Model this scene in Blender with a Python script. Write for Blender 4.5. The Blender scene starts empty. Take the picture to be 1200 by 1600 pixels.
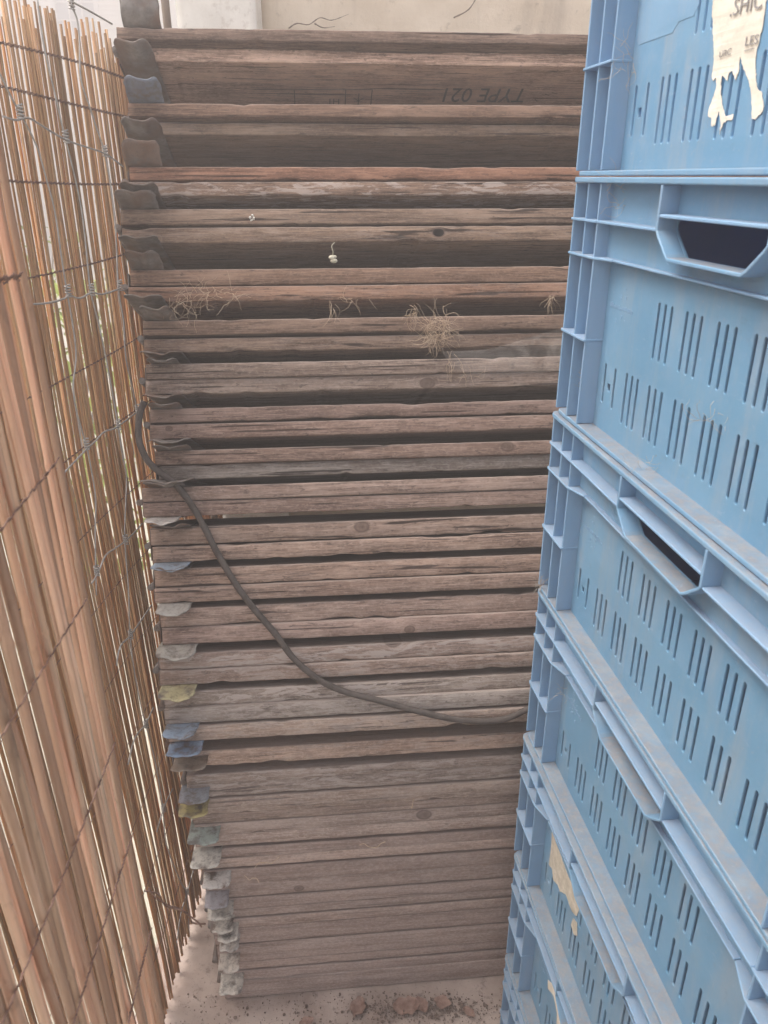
import bpy, bmesh, math, random
from mathutils import Vector, Matrix, noise as mnoise
R = math.radians
SC = bpy.context.scene
COL = SC.collection
rnd = random.Random(7)

# ---------------------------------------------------------------- camera, light
EYE = 1.35
cam_d = bpy.data.cameras.new('camera')
cam = bpy.data.objects.new('camera', cam_d); COL.objects.link(cam)
cam_d.sensor_fit = 'VERTICAL'; cam_d.sensor_height = 36; cam_d.sensor_width = 27
cam_d.lens = 27
cam_d.clip_start = 0.02; cam_d.clip_end = 500
cam_d.dof.use_dof = True; cam_d.dof.focus_distance = 1.2; cam_d.dof.aperture_fstop = 15
cam.location = (0, 0, EYE); cam.rotation_euler = (R(90 - 23.6), 0, 0)
SC.camera = cam

SUN_ELEV, SUN_AZ = 60, -80            # azimuth measured from +Y towards +X
w = bpy.data.worlds.new('World'); SC.world = w; w.use_nodes = True
nt = w.node_tree; bg = nt.nodes['Background']
sky = nt.nodes.new('ShaderNodeTexSky'); sky.sky_type = 'NISHITA'; sky.sun_disc = False
sky.sun_elevation = R(SUN_ELEV); sky.sun_rotation = R(SUN_AZ)
sky.dust_density = 3; sky.air_density = 1.0
hs = nt.nodes.new('ShaderNodeHueSaturation'); hs.inputs['Saturation'].default_value = 0.30
nt.links.new(sky.outputs[0], hs.inputs['Color']); nt.links.new(hs.outputs[0], bg.inputs['Color'])
bg.inputs['Strength'].default_value = 0.15
sun_d = bpy.data.lights.new('sun', 'SUN'); sun_d.energy = 1.3; sun_d.angle = R(35); sun_d.color = (1, .93, .84)
sun = bpy.data.objects.new('sun', sun_d); COL.objects.link(sun)
_d = Vector((math.sin(R(SUN_AZ)) * math.cos(R(SUN_ELEV)), math.cos(R(SUN_AZ)) * math.cos(R(SUN_ELEV)), math.sin(R(SUN_ELEV))))
sun.rotation_euler = _d.to_track_quat('Z', 'Y').to_euler()
SC.view_settings.view_transform = 'Standard'; SC.view_settings.look = 'None'
SC.view_settings.exposure = 2.12; SC.view_settings.gamma = 1
SC.cycles.max_bounces = 10; SC.cycles.diffuse_bounces = 6; SC.cycles.transparent_max_bounces = 12

# ---------------------------------------------------------------- helpers
def tag(o, label=None, cat=None, group=None, kind=None):
    if label: o['label'] = label
    if cat: o['category'] = cat
    if group: o['group'] = group
    if kind: o['kind'] = kind
    return o

def thing(name, label, cat, loc=(0, 0, 0), rot=None, group=None):
    o = bpy.data.objects.new(name, None); COL.objects.link(o)
    o.empty_display_size = .05
    if rot is not None: o.matrix_world = Matrix.Translation(loc) @ rot.to_4x4()
    else: o.location = loc
    return tag(o, label, cat, group)

def obj(name, bm, mat, parent=None, smooth=False):
    me = bpy.data.meshes.new(name)
    if not getattr(bm, 'keep_normals', False): pass
    bm.to_mesh(me); bm.free()
    if mat: me.materials.append(mat)
    if smooth:
        for p in me.polygons: p.use_smooth = True
    o = bpy.data.objects.new(name, me); COL.objects.link(o)
    if parent: o.parent = parent
    return o

def box(bm, x0, x1, y0, y1, z0, z1):
    vs = [bm.verts.new((x, y, z)) for x in (x0, x1) for y in (y0, y1) for z in (z0, z1)]
    for f in ((0, 1, 3, 2), (4, 6, 7, 5), (0, 4, 5, 1), (2, 3, 7, 6), (0, 2, 6, 4), (1, 5, 7, 3)):
        bm.faces.new([vs[i] for i in f])
    return vs

def bevel(bm, r, seg=2):
    bmesh.ops.recalc_face_normals(bm, faces=bm.faces)
    bmesh.ops.bevel(bm, geom=list(bm.edges), offset=r, segments=seg, affect='EDGES', profile=.5, clamp_overlap=True)

def prism(bm, pts, axis, a, b):
    """closed 2D outline pts pushed along an axis ('x','y','z') from a to b"""
    def v(p, t):
        return {'x': (t, p[0], p[1]), 'y': (p[0], t, p[1]), 'z': (p[0], p[1], t)}[axis]
    A = [bm.verts.new(v(p, a)) for p in pts]; B = [bm.verts.new(v(p, b)) for p in pts]
    n = len(pts)
    bm.faces.new(A); bm.faces.new(B[::-1])
    for i in range(n):
        bm.faces.new((A[i], B[i], B[(i + 1) % n], A[(i + 1) % n]))

def tube(bm, pts, rad, sides=6, cap=True, tone=None, layer=None):
    pts = [Vector(p) for p in pts]; n = len(pts)
    rr = rad if hasattr(rad, '__len__') else [rad] * n
    rings = []; ref = None
    for i, p in enumerate(pts):
        t = (pts[min(i + 1, n - 1)] - pts[max(i - 1, 0)]).normalized()
        if ref is None:
            ref = t.orthogonal().normalized()
        ref = (ref - t * ref.dot(t)).normalized()
        b = t.cross(ref)
        ring = []
        for k in range(sides):
            a = 2 * math.pi * k / sides
            ring.append(bm.verts.new(p + (ref * math.cos(a) + b * math.sin(a)) * rr[i]))
        rings.append(ring)
    if layer is not None:
        for r_ in rings:
            for v in r_: v[layer] = tone
    for i in range(n - 1):
        for k in range(sides):
            f = bm.faces.new((rings[i][k], rings[i][(k + 1) % sides], rings[i + 1][(k + 1) % sides], rings[i + 1][k]))
            f.smooth = True
    if cap:
        bm.faces.new(rings[0][::-1]); bm.faces.new(rings[-1])

def smooth_path(pts, n=6):
    """Catmull-Rom through pts"""
    P = [Vector(p) for p in pts]; out = []
    for i in range(len(P) - 1):
        p0 = P[max(i - 1, 0)]; p1 = P[i]; p2 = P[i + 1]; p3 = P[min(i + 2, len(P) - 1)]
        for k in range(n):
            t = k / n
            out.append(.5 * ((2 * p1) + (p2 - p0) * t + (2 * p0 - 5 * p1 + 4 * p2 - p3) * t * t + (3 * p1 - p0 - 3 * p2 + p3) * t ** 3))
    out.append(P[-1]); return out

def curve_mesh(splines, thick, name, bev=0.0):
    """filled 2D outlines (first is the rim, others are holes), given thickness; returns mesh data in its XY plane"""
    cu = bpy.data.curves.new(name, 'CURVE'); cu.dimensions = '2D'; cu.fill_mode = 'BOTH'
    cu.extrude = thick / 2 - bev; cu.bevel_depth = bev; cu.bevel_resolution = 1; cu.offset = -bev
    for s in splines:
        sp = cu.splines.new('POLY'); sp.points.add(len(s) - 1); sp.use_cyclic_u = True
        for p, q in zip(sp.points, s): p.co = (q[0], q[1], 0, 1)
    o = bpy.data.objects.new(name, cu); COL.objects.link(o)
    dg = bpy.context.evaluated_depsgraph_get(); dg.update()
    me = bpy.data.meshes.new_from_object(o.evaluated_get(dg))
    bpy.data.objects.remove(o); bpy.data.curves.remove(cu)
    return me

def text_mesh(body, size, name):
    cu = bpy.data.curves.new(name, 'FONT'); cu.body = body; cu.size = size; cu.extrude = 0.00012
    cu.resolution_u = 3
    o = bpy.data.objects.new(name, cu); COL.objects.link(o)
    dg = bpy.context.evaluated_depsgraph_get(); dg.update()
    me = bpy.data.meshes.new_from_object(o.evaluated_get(dg))
    bpy.data.objects.remove(o); bpy.data.curves.remove(cu)
    return me

def fit_text(me, w, h):
    xs = [v.co.x for v in me.vertices]; ys = [v.co.y for v in me.vertices]
    sx = w / (max(xs) - min(xs)); sy = h / (max(ys) - min(ys)); x0, y0 = min(xs), min(ys)
    for v in me.vertices: v.co.x = (v.co.x - x0) * sx; v.co.y = (v.co.y - y0) * sy

def link_mesh(name, me, mat, parent, mw=None):
    me.materials.clear(); me.materials.append(mat)
    o = bpy.data.objects.new(name, me); COL.objects.link(o)
    if parent: o.parent = parent
    if mw is not None: o.matrix_local = mw
    return o

# ---------------------------------------------------------------- materials
class M:
    def __init__(s, name):
        s.m = bpy.data.materials.new(name); s.m.use_nodes = True
        s.t = s.m.node_tree; s.b = s.t.nodes['Principled BSDF']
        s.out = s.t.nodes['Material Output']
    def n(s, typ, **kw):
        nd = s.t.nodes.new(typ)
        for k, v in kw.items():
            if k.startswith('i_'):
                key = k[2:]; key = int(key) if key.isdigit() else key.replace('_', ' ')
                nd.inputs[key].default_value = v
            else: setattr(nd, k, v)
        return nd
    def l(s, a, b): s.t.links.new(a, b)
    def coords(s, scale, rand=True, kind='Object'):
        tc = s.n('ShaderNodeTexCoord'); src = tc.outputs[kind]
        if rand:
            oi = s.n('ShaderNodeObjectInfo'); mul = s.n('ShaderNodeMath', operation='MULTIPLY'); mul.inputs[1].default_value = 37.0
            s.l(oi.outputs['Random'], mul.inputs[0])
            ad = s.n('ShaderNodeVectorMath', operation='ADD'); s.l(src, ad.inputs[0]); s.l(mul.outputs[0], ad.inputs[1]); src = ad.outputs[0]
        mp = s.n('ShaderNodeMapping'); mp.inputs['Scale'].default_value = scale; s.l(src, mp.inputs['Vector'])
        return mp.outputs[0]
    def noise(s, vec, scale=1, detail=6, rough=.6, dist=0):
        nd = s.n('ShaderNodeTexNoise'); nd.inputs['Scale'].default_value = scale; nd.inputs['Detail'].default_value = detail
        nd.inputs['Roughness'].default_value = rough; nd.inputs['Distortion'].default_value = dist
        if vec is not None: s.l(vec, nd.inputs['Vector'])
        return nd.outputs['Fac']
    def ramp(s, fac, stops):
        r = s.n('ShaderNodeValToRGB'); e = r.color_ramp.elements
        while len(e) < len(stops): e.new(.5)
        for q, (p, c) in zip(e, stops):
            q.position = p; q.color = (*c, 1) if hasattr(c, '__len__') else (c, c, c, 1)
        s.l(fac, r.inputs[0]); return r.outputs[0]
    def mix(s, fac, a, b, mode='MIX'):
        m = s.n('ShaderNodeMix', data_type='RGBA', blend_type=mode)
        for sock, v in ((m.inputs[0], fac), (m.inputs[6], a), (m.inputs[7], b)):
            if hasattr(v, 'is_linked'): s.l(v, sock)
            elif hasattr(v, '__len__'): sock.default_value = (*v, 1) if len(v) == 3 else v
            else: sock.default_value = v
        return m.outputs[2]
    def math(s, op, a, b=0.0, clamp=False):
        m = s.n('ShaderNodeMath', operation=op, use_clamp=clamp)
        for sock, v in ((m.inputs[0], a), (m.inputs[1], b)):
            if hasattr(v, 'is_linked'): s.l(v, sock)
            else: sock.default_value = v
        return m.outputs[0]
    def bump(s, h, strength=.3, dist=.001):
        b = s.n('ShaderNodeBump'); b.inputs['Strength'].default_value = strength; b.inputs['Distance'].default_value = dist
        s.l(h, b.inputs['Height']); s.l(b.outputs[0], s.b.inputs['Normal'])
    def fin(s, col=None, rough=.8, spec=.3, metal=0):
        if col is not None:
            if hasattr(col, 'is_linked'): s.l(col, s.b.inputs['Base Color'])
            else: s.b.inputs['Base Color'].default_value = (*col, 1)
        if hasattr(rough, 'is_linked'): s.l(rough, s.b.inputs['Roughness'])
        else: s.b.inputs['Roughness'].default_value = rough
        s.b.inputs['Specular IOR Level'].default_value = spec; s.b.inputs['Metallic'].default_value = metal
        return s.m

def mat_wood():
    s = M('weathered_wood')
    oi = s.n('ShaderNodeObjectInfo')
    tc = s.n('ShaderNodeTexCoord')
    rm = s.math('MULTIPLY', oi.outputs['Random'], 53.0)
    kn = s.n('ShaderNodeAttribute', attribute_type='OBJECT', attribute_name='knot')
    sk = s.n('ShaderNodeSeparateXYZ'); s.l(kn.outputs['Vector'], sk.inputs[0])
    so = s.n('ShaderNodeSeparateXYZ'); s.l(tc.outputs['Object'], so.inputs[0])
    dx = s.math('MULTIPLY', s.math('SUBTRACT', so.outputs[0], sk.outputs[0]), .72)
    dz = s.math('SUBTRACT', so.outputs[2], sk.outputs[1])
    d = s.math('SQRT', s.math('ADD', s.math('MULTIPLY', dx, dx), s.math('MULTIPLY', dz, dz)))
    rad = s.math('MAXIMUM', sk.outputs[2], 1e-5)
    q = s.math('DIVIDE', d, rad)                                   # 1 at the knot's rim
    g = s.math('POWER', 2.718, s.math('MULTIPLY', s.math('MULTIPLY', q, q), -.35))
    zw = s.math('SUBTRACT', so.outputs[2], s.math('MULTIPLY', s.math('MULTIPLY', dz, g), .85))
    cb = s.n('ShaderNodeCombineXYZ'); s.l(s.math('ADD', so.outputs[0], rm), cb.inputs[0]); s.l(s.math('ADD', so.outputs[1], rm), cb.inputs[1]); s.l(zw, cb.inputs[2])
    def mp(sc):
        m = s.n('ShaderNodeMapping'); m.inputs['Scale'].default_value = sc; s.l(cb.outputs[0], m.inputs['Vector']); return m.outputs[0]
    fine = s.noise(mp((16, 380, 380)), 1, 6, .75)
    band = s.noise(mp((3.2, 95, 95)), 1, 6, .65, .5)
    blot = s.noise(mp((9, 30, 30)), 1, 6, .65)
    wide = s.noise(mp((2.6, 6, 6)), 1, 3, .5)
    grit = s.noise(mp((170, 260, 260)), 1, 4, .7)
    c1 = s.ramp(band, [(.30, (.120, .086, .068)), (.47, (.255, .196, .162)), (.66, (.38, .305, .262))])
    c2 = s.mix(s.ramp(fine, [(.40, .0), (.62, .95)]), c1, (.065, .047, .039))
    c3 = s.mix(s.ramp(blot, [(.47, 0.), (.66, .75)]), c2, (.36, .295, .255))
    c4 = s.mix(s.ramp(wide, [(.38, .55), (.55, 0.)]), c3, (.13, .092, .074))
    hair = s.noise(mp((34, 700, 700)), 1, 4, .75)
    c4 = s.mix(s.ramp(hair, [(.52, 0.), (.66, .75)]), c4, (.43, .36, .315))
    c4 = s.mix(s.ramp(grit, [(.50, 0.), (.72, .55)]), c4, (.40, .34, .30))
    crk = s.noise(mp((4.5, 170, 170)), 1, 3, .5, .3)
    c4 = s.mix(s.ramp(crk, [(.635, 0.), (.66, .95)]), c4, (.030, .021, .018))
    # dark weather spots
    spot = s.noise(mp((60, 150, 150)), 1, 3, .7)
    c5 = s.mix(s.ramp(spot, [(.60, 0.), (.70, .75)]), c4, (.045, .034, .029))
    # the object's own tint, and the amount of flaking pale paint in alpha
    c6 = s.mix(1.0, c5, oi.outputs['Color'], 'MULTIPLY')
    fl = s.noise(mp((20, 110, 110)), 1, 7, .72, .6)
    flm = s.ramp(fl, [(.515, 0.), (.545, 1.)])
    c7 = s.mix(s.math('MULTIPLY', flm, oi.outputs['Alpha']), c6, (.42, .355, .32))
    dc = s.n('ShaderNodeAttribute', attribute_type='OBJECT', attribute_name='dust_coat')
    dn = s.math('MULTIPLY', dc.outputs['Fac'], s.math('MULTIPLY', s.ramp(blot, [(.25, .5), (.6, 1.)]), s.ramp(band, [(.34, .45), (.58, 1.)])))
    c7 = s.mix(dn, c7, s.mix(s.ramp(grit, [(.35, 0.), (.65, 1.)]), (.31, .235, .205), (.48, .385, .345)))
    # knot: dark disc, darker ring
    kd = s.math('MULTIPLY', s.ramp(s.math('ADD', s.math('MULTIPLY', q, .7), s.math('MULTIPLY', s.math('SUBTRACT', blot, .5), .35)), [(.0, .8), (.45, .55), (.66, .85), (.80, .0)]), s.ramp(fine, [(.3, 1.), (.7, .7)]))
    c8 = s.mix(kd, c7, (.075, .047, .038))
    c8 = s.mix(s.math('LESS_THAN', s.math('MULTIPLY', q, s.math('GREATER_THAN', rad, .0001)), s.math('MULTIPLY', s.math('LESS_THAN', s.math('ABSOLUTE', s.math('SUBTRACT', rad, .0068)), .0001), .95)), c8, (.008, .006, .005))
    # settled dust on upward faces
    ge = s.n('ShaderNodeNewGeometry'); sn = s.n('ShaderNodeSeparateXYZ'); s.l(ge.outputs['Normal'], sn.inputs[0])
    du = s.math('MULTIPLY', s.ramp(sn.outputs[2], [(.55, 0.), (.9, .75)]), s.ramp(blot, [(.3, .5), (.6, 1.)]))
    c9 = s.mix(du, c8, (.30, .245, .215))
    h = s.math('ADD', s.math('MULTIPLY', fine, .5), s.math('ADD', band, s.math('MULTIPLY', flm, s.math('MULTIPLY', oi.outputs['Alpha'], .3))))
    s.bump(h, .55, .0011)
    return s.fin(c9, .88, .18)

def mat_metal():
    s = M('old_sheet_metal'); oi = s.n('ShaderNodeObjectInfo')
    v = s.coords((1, 1, 1))
    a = s.noise(v, 45, 6, .65); b = s.noise(v, 150, 5, .7); e = s.noise(v, 18, 4, .6)
    base = s.mix(s.ramp(a, [(.4, 0.), (.62, 1.)]), (.135, .118, .108), (.24, .215, .195))
    rust = s.mix(s.ramp(e, [(.46, 0.), (.62, .85)]), base, (.15, .085, .055))
    paint = s.mix(s.math('MULTIPLY', s.ramp(a, [(.36, 0.), (.52, 1.)]), oi.outputs['Alpha']), rust, oi.outputs['Color'])
    dirt = s.mix(s.ramp(b, [(.5, 0.), (.72, .7)]), paint, (.10, .08, .068))
    s.bump(s.math('ADD', a, b), .25, .0006)
    return s.fin(dirt, .62, .35, .1)

def mat_plastic(name='blue_crate_plastic', dusty=1.0):
    s = M(name); oi = s.n('ShaderNodeObjectInfo')
    v = s.coords((1, 1, 1))
    a = s.noise(v, 9, 5, .6); b = s.noise(v, 220, 4, .7); c = s.noise(v, 55, 5, .65)
    base = s.mix(s.ramp(a, [(.3, 0.), (.7, 1.)]), (.128, .288, .445), (.175, .345, .495))
    base = s.mix(s.ramp(c, [(.5, 0.), (.75, .35)]), base, (.26, .38, .52))
    ge = s.n('ShaderNodeNewGeometry'); sn = s.n('ShaderNodeSeparateXYZ'); s.l(ge.outputs['Normal'], sn.inputs[0])
    up = s.ramp(sn.outputs[2], [(.78, 0.), (.95, dusty)])
    e = s.noise(v, 130, 5, .75)
    dm = s.math('MULTIPLY', up, s.math('MULTIPLY', s.ramp(c, [(.25, .55), (.55, 1.)]), s.ramp(e, [(.30, .45), (.58, 1.)])))
    d1 = s.mix(dm, base, s.mix(s.ramp(e, [(.4, 0.), (.7, 1.)]), (.20, .185, .175), (.31, .275, .245)))
    speck = s.ramp(b, [(.60, 0.), (.72, .5)])
    d2 = s.mix(speck, d1, (.36, .38, .40))
    smear = s.noise(s.coords((26, 26, 5)), 1, 6, .7, .5)
    d2 = s.mix(s.ramp(smear, [(.47, 0.), (.72, .5)]), d2, (.36, .38, .385))
    scr = s.noise(s.coords((70, 70, 240)), 1, 2, .5, 1.2)
    d2 = s.mix(s.ramp(scr, [(.69, 0.), (.72, .35)]), d2, (.33, .44, .56))
    stain = s.noise(v, 33, 6, .75)
    d2 = s.mix(s.ramp(stain, [(.60, 0.), (.76, .45)]), d2, (.13, .17, .22))
    # worn pale edges
    pt = s.ramp(ge.outputs['Pointiness'], [(.515, 0.), (.60, .55)])
    d3 = s.mix(pt, d2, (.30, .46, .66))
    s.bump(b, .12, .0004)
    s.fin(d3, s.ramp(c, [(.3, .42), (.7, .62)]), .4)
    tr = s.n('ShaderNodeBsdfTranslucent'); tr.inputs['Color'].default_value = (.15, .38, .68, 1)
    mx = s.n('ShaderNodeMixShader'); mx.inputs[0].default_value = .18
    s.l(s.b.outputs[0], mx.inputs[1]); s.l(tr.outputs[0], mx.inputs[2]); s.l(mx.outputs[0], s.out.inputs['Surface'])
    return s.m

def mat_simple(name, cols, scale=(1, 1, 1), nscale=20, rough=.8, spec=.3, bump=.2, rand=True, metal=0, lo=.35, hi=.65, bd=.001):
    s = M(name); v = s.coords(scale, rand); a = s.noise(v, nscale, 6, .62)
    c = s.mix(s.ramp(a, [(lo, 0.), (hi, 1.)]), cols[0], cols[1])
    if len(cols) > 2:
        b = s.noise(v, nscale * 4.3, 4, .7); c = s.mix(s.ramp(b, [(.55, 0.), (.72, .7)]), c, cols[2])
    if bump: s.bump(a, bump, bd)
    return s.fin(c, rough, spec, metal)

def mat_reed():
    s = M('dry_reed'); at = s.n('ShaderNodeAttribute', attribute_name='tone')
    v = s.coords((260, 260, 5), False)
    f = s.noise(v, 1, 4, .6); v2 = s.coords((60, 60, 26), False); g = s.noise(v2, 1, 4, .65)
    c = s.mix(s.ramp(f, [(.36, .0), (.68, .5)]), at.outputs['Color'], (.17, .10, .062))
    c = s.mix(s.ramp(g, [(.6, 0.), (.74, .55)]), c, (.15, .095, .065))
    s.bump(f, .3, .0006)
    s.fin(c, .55, .35)
    tr = s.n('ShaderNodeBsdfTranslucent'); s.l(s.mix(1.0, c, (1.25, .86, .55), 'MULTIPLY'), tr.inputs['Color'])
    mx = s.n('ShaderNodeMixShader'); mx.inputs[0].default_value = .36
    s.l(s.b.outputs[0], mx.inputs[1]); s.l(tr.outputs[0], mx.inputs[2]); s.l(mx.outputs[0], s.out.inputs['Surface'])
    return s.m

def mat_concrete():
    s = M('dusty_concrete'); v = s.coords((1, 1, 1), False)
    a = s.noise(v, 7, 6, .62); b = s.noise(v, 60, 5, .7); d = s.noise(v, 190, 3, .7)
    c = s.mix(s.ramp(a, [(.38, 0.), (.62, 1.)]), (.33, .25, .21), (.50, .405, .35))
    c = s.mix(s.ramp(b, [(.56, 0.), (.68, .7)]), c, (.17, .125, .105))
    c = s.mix(s.ramp(d, [(.63, 0.), (.69, .75)]), c, (.11, .085, .075))
    s.bump(s.math('ADD', a, b), .4, .003)
    return s.fin(c, .92, .2)

def mat_plaster():
    s = M('old_plaster'); v = s.coords((1, 1, 1), False)
    a = s.noise(v, 6, 6, .6); b = s.noise(v, 45, 6, .7); st = s.noise(s.coords((16, 16, 3), False), 1, 5, .6)
    c = s.mix(s.ramp(a, [(.35, 0.), (.65, 1.)]), (.56, .47, .37), (.70, .61, .50))
    c = s.mix(s.ramp(st, [(.52, 0.), (.72, .6)]), c, (.36, .30, .25))
    c = s.mix(s.ramp(b, [(.6, 0.), (.7, .55)]), c, (.30, .25, .21))
    s.bump(s.math('ADD', a, b), .5, .004)
    return s.fin(c, .9, .2)

def mat_web():
    s = M('cobweb'); v = s.coords((1, 1, 1), False)
    a = s.noise(v, 26, 6, .75)
    s.fin((.55, .50, .46), .9, .1)
    tr = s.n('ShaderNodeBsdfTransparent'); mx = s.n('ShaderNodeMixShader')
    fac = s.ramp(a, [(.34, .03), (.5, .10), (.72, .24)])
    s.l(fac, mx.inputs[0]); s.l(tr.outputs[0], mx.inputs[1]); s.l(s.b.outputs[0], mx.inputs[2]); s.l(mx.outputs[0], s.out.inputs['Surface'])
    return s.m

WOOD = mat_wood(); METAL = mat_metal(); BLUE = mat_plastic(); BLUEWALL = mat_plastic('blue_crate_wall_plastic', 0.0); REED = mat_reed(); CONC = mat_concrete(); PLAST = mat_plaster(); WEB = mat_web()
RUBBER = mat_simple('black_rubber', [(.055, .044, .038), (.10, .082, .072), (.15, .125, .11)], nscale=60, rough=.7, spec=.3)
WIRE = mat_simple('galvanised_wire', [(.30, .28, .26), (.46, .43, .40)], nscale=90, rough=.5, spec=.5, metal=.35)
RUSTWIRE = mat_simple('rusty_binding_wire', [(.12, .07, .05), (.22, .13, .10)], nscale=120, rough=.75)
STRAW = mat_simple('dry_straw', [(.42, .30, .20), (.58, .45, .33)], nscale=80, rough=.8)
INK = mat_simple('stamp_ink', [(.018, .014, .014), (.05, .038, .034)], nscale=260, rough=.9)
PAPER = mat_simple('torn_paper', [(.58, .53, .45), (.72, .67, .58), (.46, .43, .38)], nscale=45, rough=.9, spec=.15)
SCRAP = mat_simple('grubby_torn_paper', [(.40, .36, .29), (.58, .53, .45), (.30, .27, .22)], nscale=70, rough=.95, spec=.1, bump=.5)
PRINT = mat_simple('faded_print', [(.19, .18, .18), (.33, .31, .29)], nscale=300, rough=.9)
SIDING = mat_simple('painted_siding', [(.74, .71, .64), (.82, .79, .72)], nscale=3, rough=.7, bump=0)
TRIM = mat_simple('white_trim', [(.66, .65, .62), (.72, .71, .68)], nscale=3, rough=.6, bump=0)
LAWN = mat_simple('pale_yard', [(.42, .41, .32), (.60, .57, .48)], nscale=2, rough=.95, bump=0, rand=False)
LEAF = mat_simple('yellow_green_leaf', [(.16, .22, .03), (.33, .36, .05)], nscale=9, rough=.6)
DEADLEAF = mat_simple('dead_leaf', [(.20, .11, .085), (.36, .24, .19), (.13, .08, .06)], nscale=110, rough=.85)
GREYBARK = mat_simple('grey_brown_bark', [(.15, .11, .085), (.24, .19, .15)], (1, 1, .2), nscale=60, rough=.9)
COCOON = mat_simple('pale_cocoon', [(.40, .37, .27), (.55, .51, .41)], nscale=150, rough=.8)
def mat_glass():
    s = M('window_glass'); return s.fin((.33, .37, .39), .15, .5)
GLASS = mat_glass()

# ================================================================ the setting
FLOOR = -.13            # heights are measured from a datum 1.35 m below the camera
bm = bmesh.new()
bmesh.ops.create_grid(bm, x_segments=2, y_segments=2, size=60)
tag(obj('ground', bm, LAWN), kind='structure').location = (0, 20, FLOOR - .012)
bm = bmesh.new()
bmesh.ops.create_grid(bm, x_segments=60, y_segments=60, size=1.0)
for v in bm.verts:
    v.co.z = .004 * mnoise.noise(v.co * 4) - .004
o = tag(obj('concrete_floor', bm, CONC, smooth=True), kind='structure'); o.location = (.52, .70, FLOOR)

# rough plaster wall behind the stack, with a pier at its end
def rough_wall(bm, x0, x1, y, z0, z1, step, amp, depth):
    nx = max(2, int((x1 - x0) / step)); nz = max(2, int((z1 - z0) / step)); G = []
    for i in range(nx + 1):
        row = []
        for k in range(nz + 1):
            x = x0 + (x1 - x0) * i / nx; z = z0 + (z1 - z0) * k / nz
            edge = 0 if 0 < i < nx else .3
            row.append(bm.verts.new((x, y - amp * (mnoise.noise((x * 9, z * 9, 1)) + .5 * mnoise.noise((x * 30, z * 30, 4))), z)))
        G.append(row)
    for i in range(nx):
        for k in range(nz):
            bm.faces.new((G[i][k], G[i + 1][k], G[i + 1][k + 1], G[i][k + 1])).smooth = True
    # sides and back
    B = [[bm.verts.new((x, y + depth, z)) for z in (z0, z1)] for x in (x0, x1)]
    bm.faces.new([G[0][k] for k in range(nz + 1)] + [B[0][1], B[0][0]])
    bm.faces.new([G[nx][k] for k in range(nz, -1, -1)] + [B[1][0], B[1][1]])
    bm.faces.new([G[i][nz] for i in range(nx + 1)] + [B[1][1], B[0][1]])
    bm.faces.new((B[0][0], B[0][1], B[1][1], B[1][0]))
wl = thing('plaster_wall', 'weathered cream plaster wall with a ragged crack, behind the wooden stack', 'wall')
bm = bmesh.new(); rough_wall(bm, -.233, 1.7, 1.705, FLOOR, 2.7, .02, .006, .2); obj('wall_face', bm, PLAST, wl)
bm = bmesh.new(); rough_wall(bm, -.375, -.231, 1.63, FLOOR, 2.7, .012, .004, .26); obj('pier', bm, mat_simple('pale_plaster', [(.62, .59, .54), (.74, .71, .66), (.46, .41, .36)], nscale=14, rough=.9, bump=.5, bd=.004), wl)  # pier plaster is paler than the wall's
bm = bmesh.new()
for path in ([(-0.1799, 1.692, 1.606), (-0.1635, 1.692, 1.614), (-0.1417, 1.692, 1.612), (-0.1199, 1.692, 1.623), (-0.0981, 1.692, 1.619), (-0.0654, 1.692, 1.629)],
             [(-0.1308, 1.692, 1.614), (-0.1145, 1.692, 1.607), (-0.09265, 1.692, 1.609)], [(0.1308, 1.692, 1.623), (0.158, 1.692, 1.636), (0.1744, 1.692, 1.657), (0.1962, 1.692, 1.677)]):
    tube(bm, smooth_path(path, 5), [.0017 * (1 - .7 * i / (5 * (len(path) - 1))) * rnd.uniform(.6, 1.2) for i in range(5 * (len(path) - 1) + 1)], 5)
obj('crack', bm, mat_simple('crack_dirt', [(.17, .14, .11), (.27, .22, .18)], nscale=90, rough=.95), wl)

# white boarded house far behind the reed screen
hs_ = thing('white_house', 'pale clapboard house with a small paned window beyond the reed screen', 'house', (-8.5, 16, FLOOR))
bm = bmesh.new()
LAP = .072
WX0, WX1, WZ0, WZ1 = 2.70, 3.38, 3.75, 4.85
for k in range(86):
    z = k * LAP
    spans = [(0 - 4, 5.6)]
    if z + LAP > WZ0 - .07 and z < WZ1 + .07: spans = [(-4, WX0 - .075), (WX1 + .075, 5.6)]
    for a_, b_ in spans:
        vs = [bm.verts.new(p) for p in ((a_, 0, z + LAP), (b_, 0, z + LAP), (b_, -.016, z), (a_, -.016, z), (b_, 0, z), (a_, 0, z))]
        bm.faces.new((vs[3], vs[2], vs[1], vs[0])); bm.faces.new((vs[5], vs[4], vs[2], vs[3]))
box(bm, -4, 5.6, .05, 6, 0, 6.2)
obj('wall', bm, SIDING, hs_)
wi = thing('window', None, None); wi.parent = hs_
bm = bmesh.new()
for a_, b_, c_, d_ in ((WX0 - .08, WX0, WZ0 - .08, WZ1 + .08), (WX1, WX1 + .08, WZ0 - .08, WZ1 + .08), (WX0, WX1, WZ0 - .08, WZ0), (WX0, WX1, WZ1, WZ1 + .08)):
    box(bm, a_, b_, -.03, .04, c_, d_)
for k in (1, 2):
    x = WX0 + (WX1 - WX0) * k / 3; box(bm, x - .012, x + .012, 0, .03, WZ0, WZ1)
for k in (1, 2, 3):
    z = WZ0 + (WZ1 - WZ0) * k / 4; box(bm, WX0, WX1, .002, .028, z - .012, z + .012)
obj('frame', bm, TRIM, wi)
bm = bmesh.new(); box(bm, WX0, WX1, .032, .04, WZ0, WZ1); obj('pane', bm, GLASS, wi)
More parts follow.
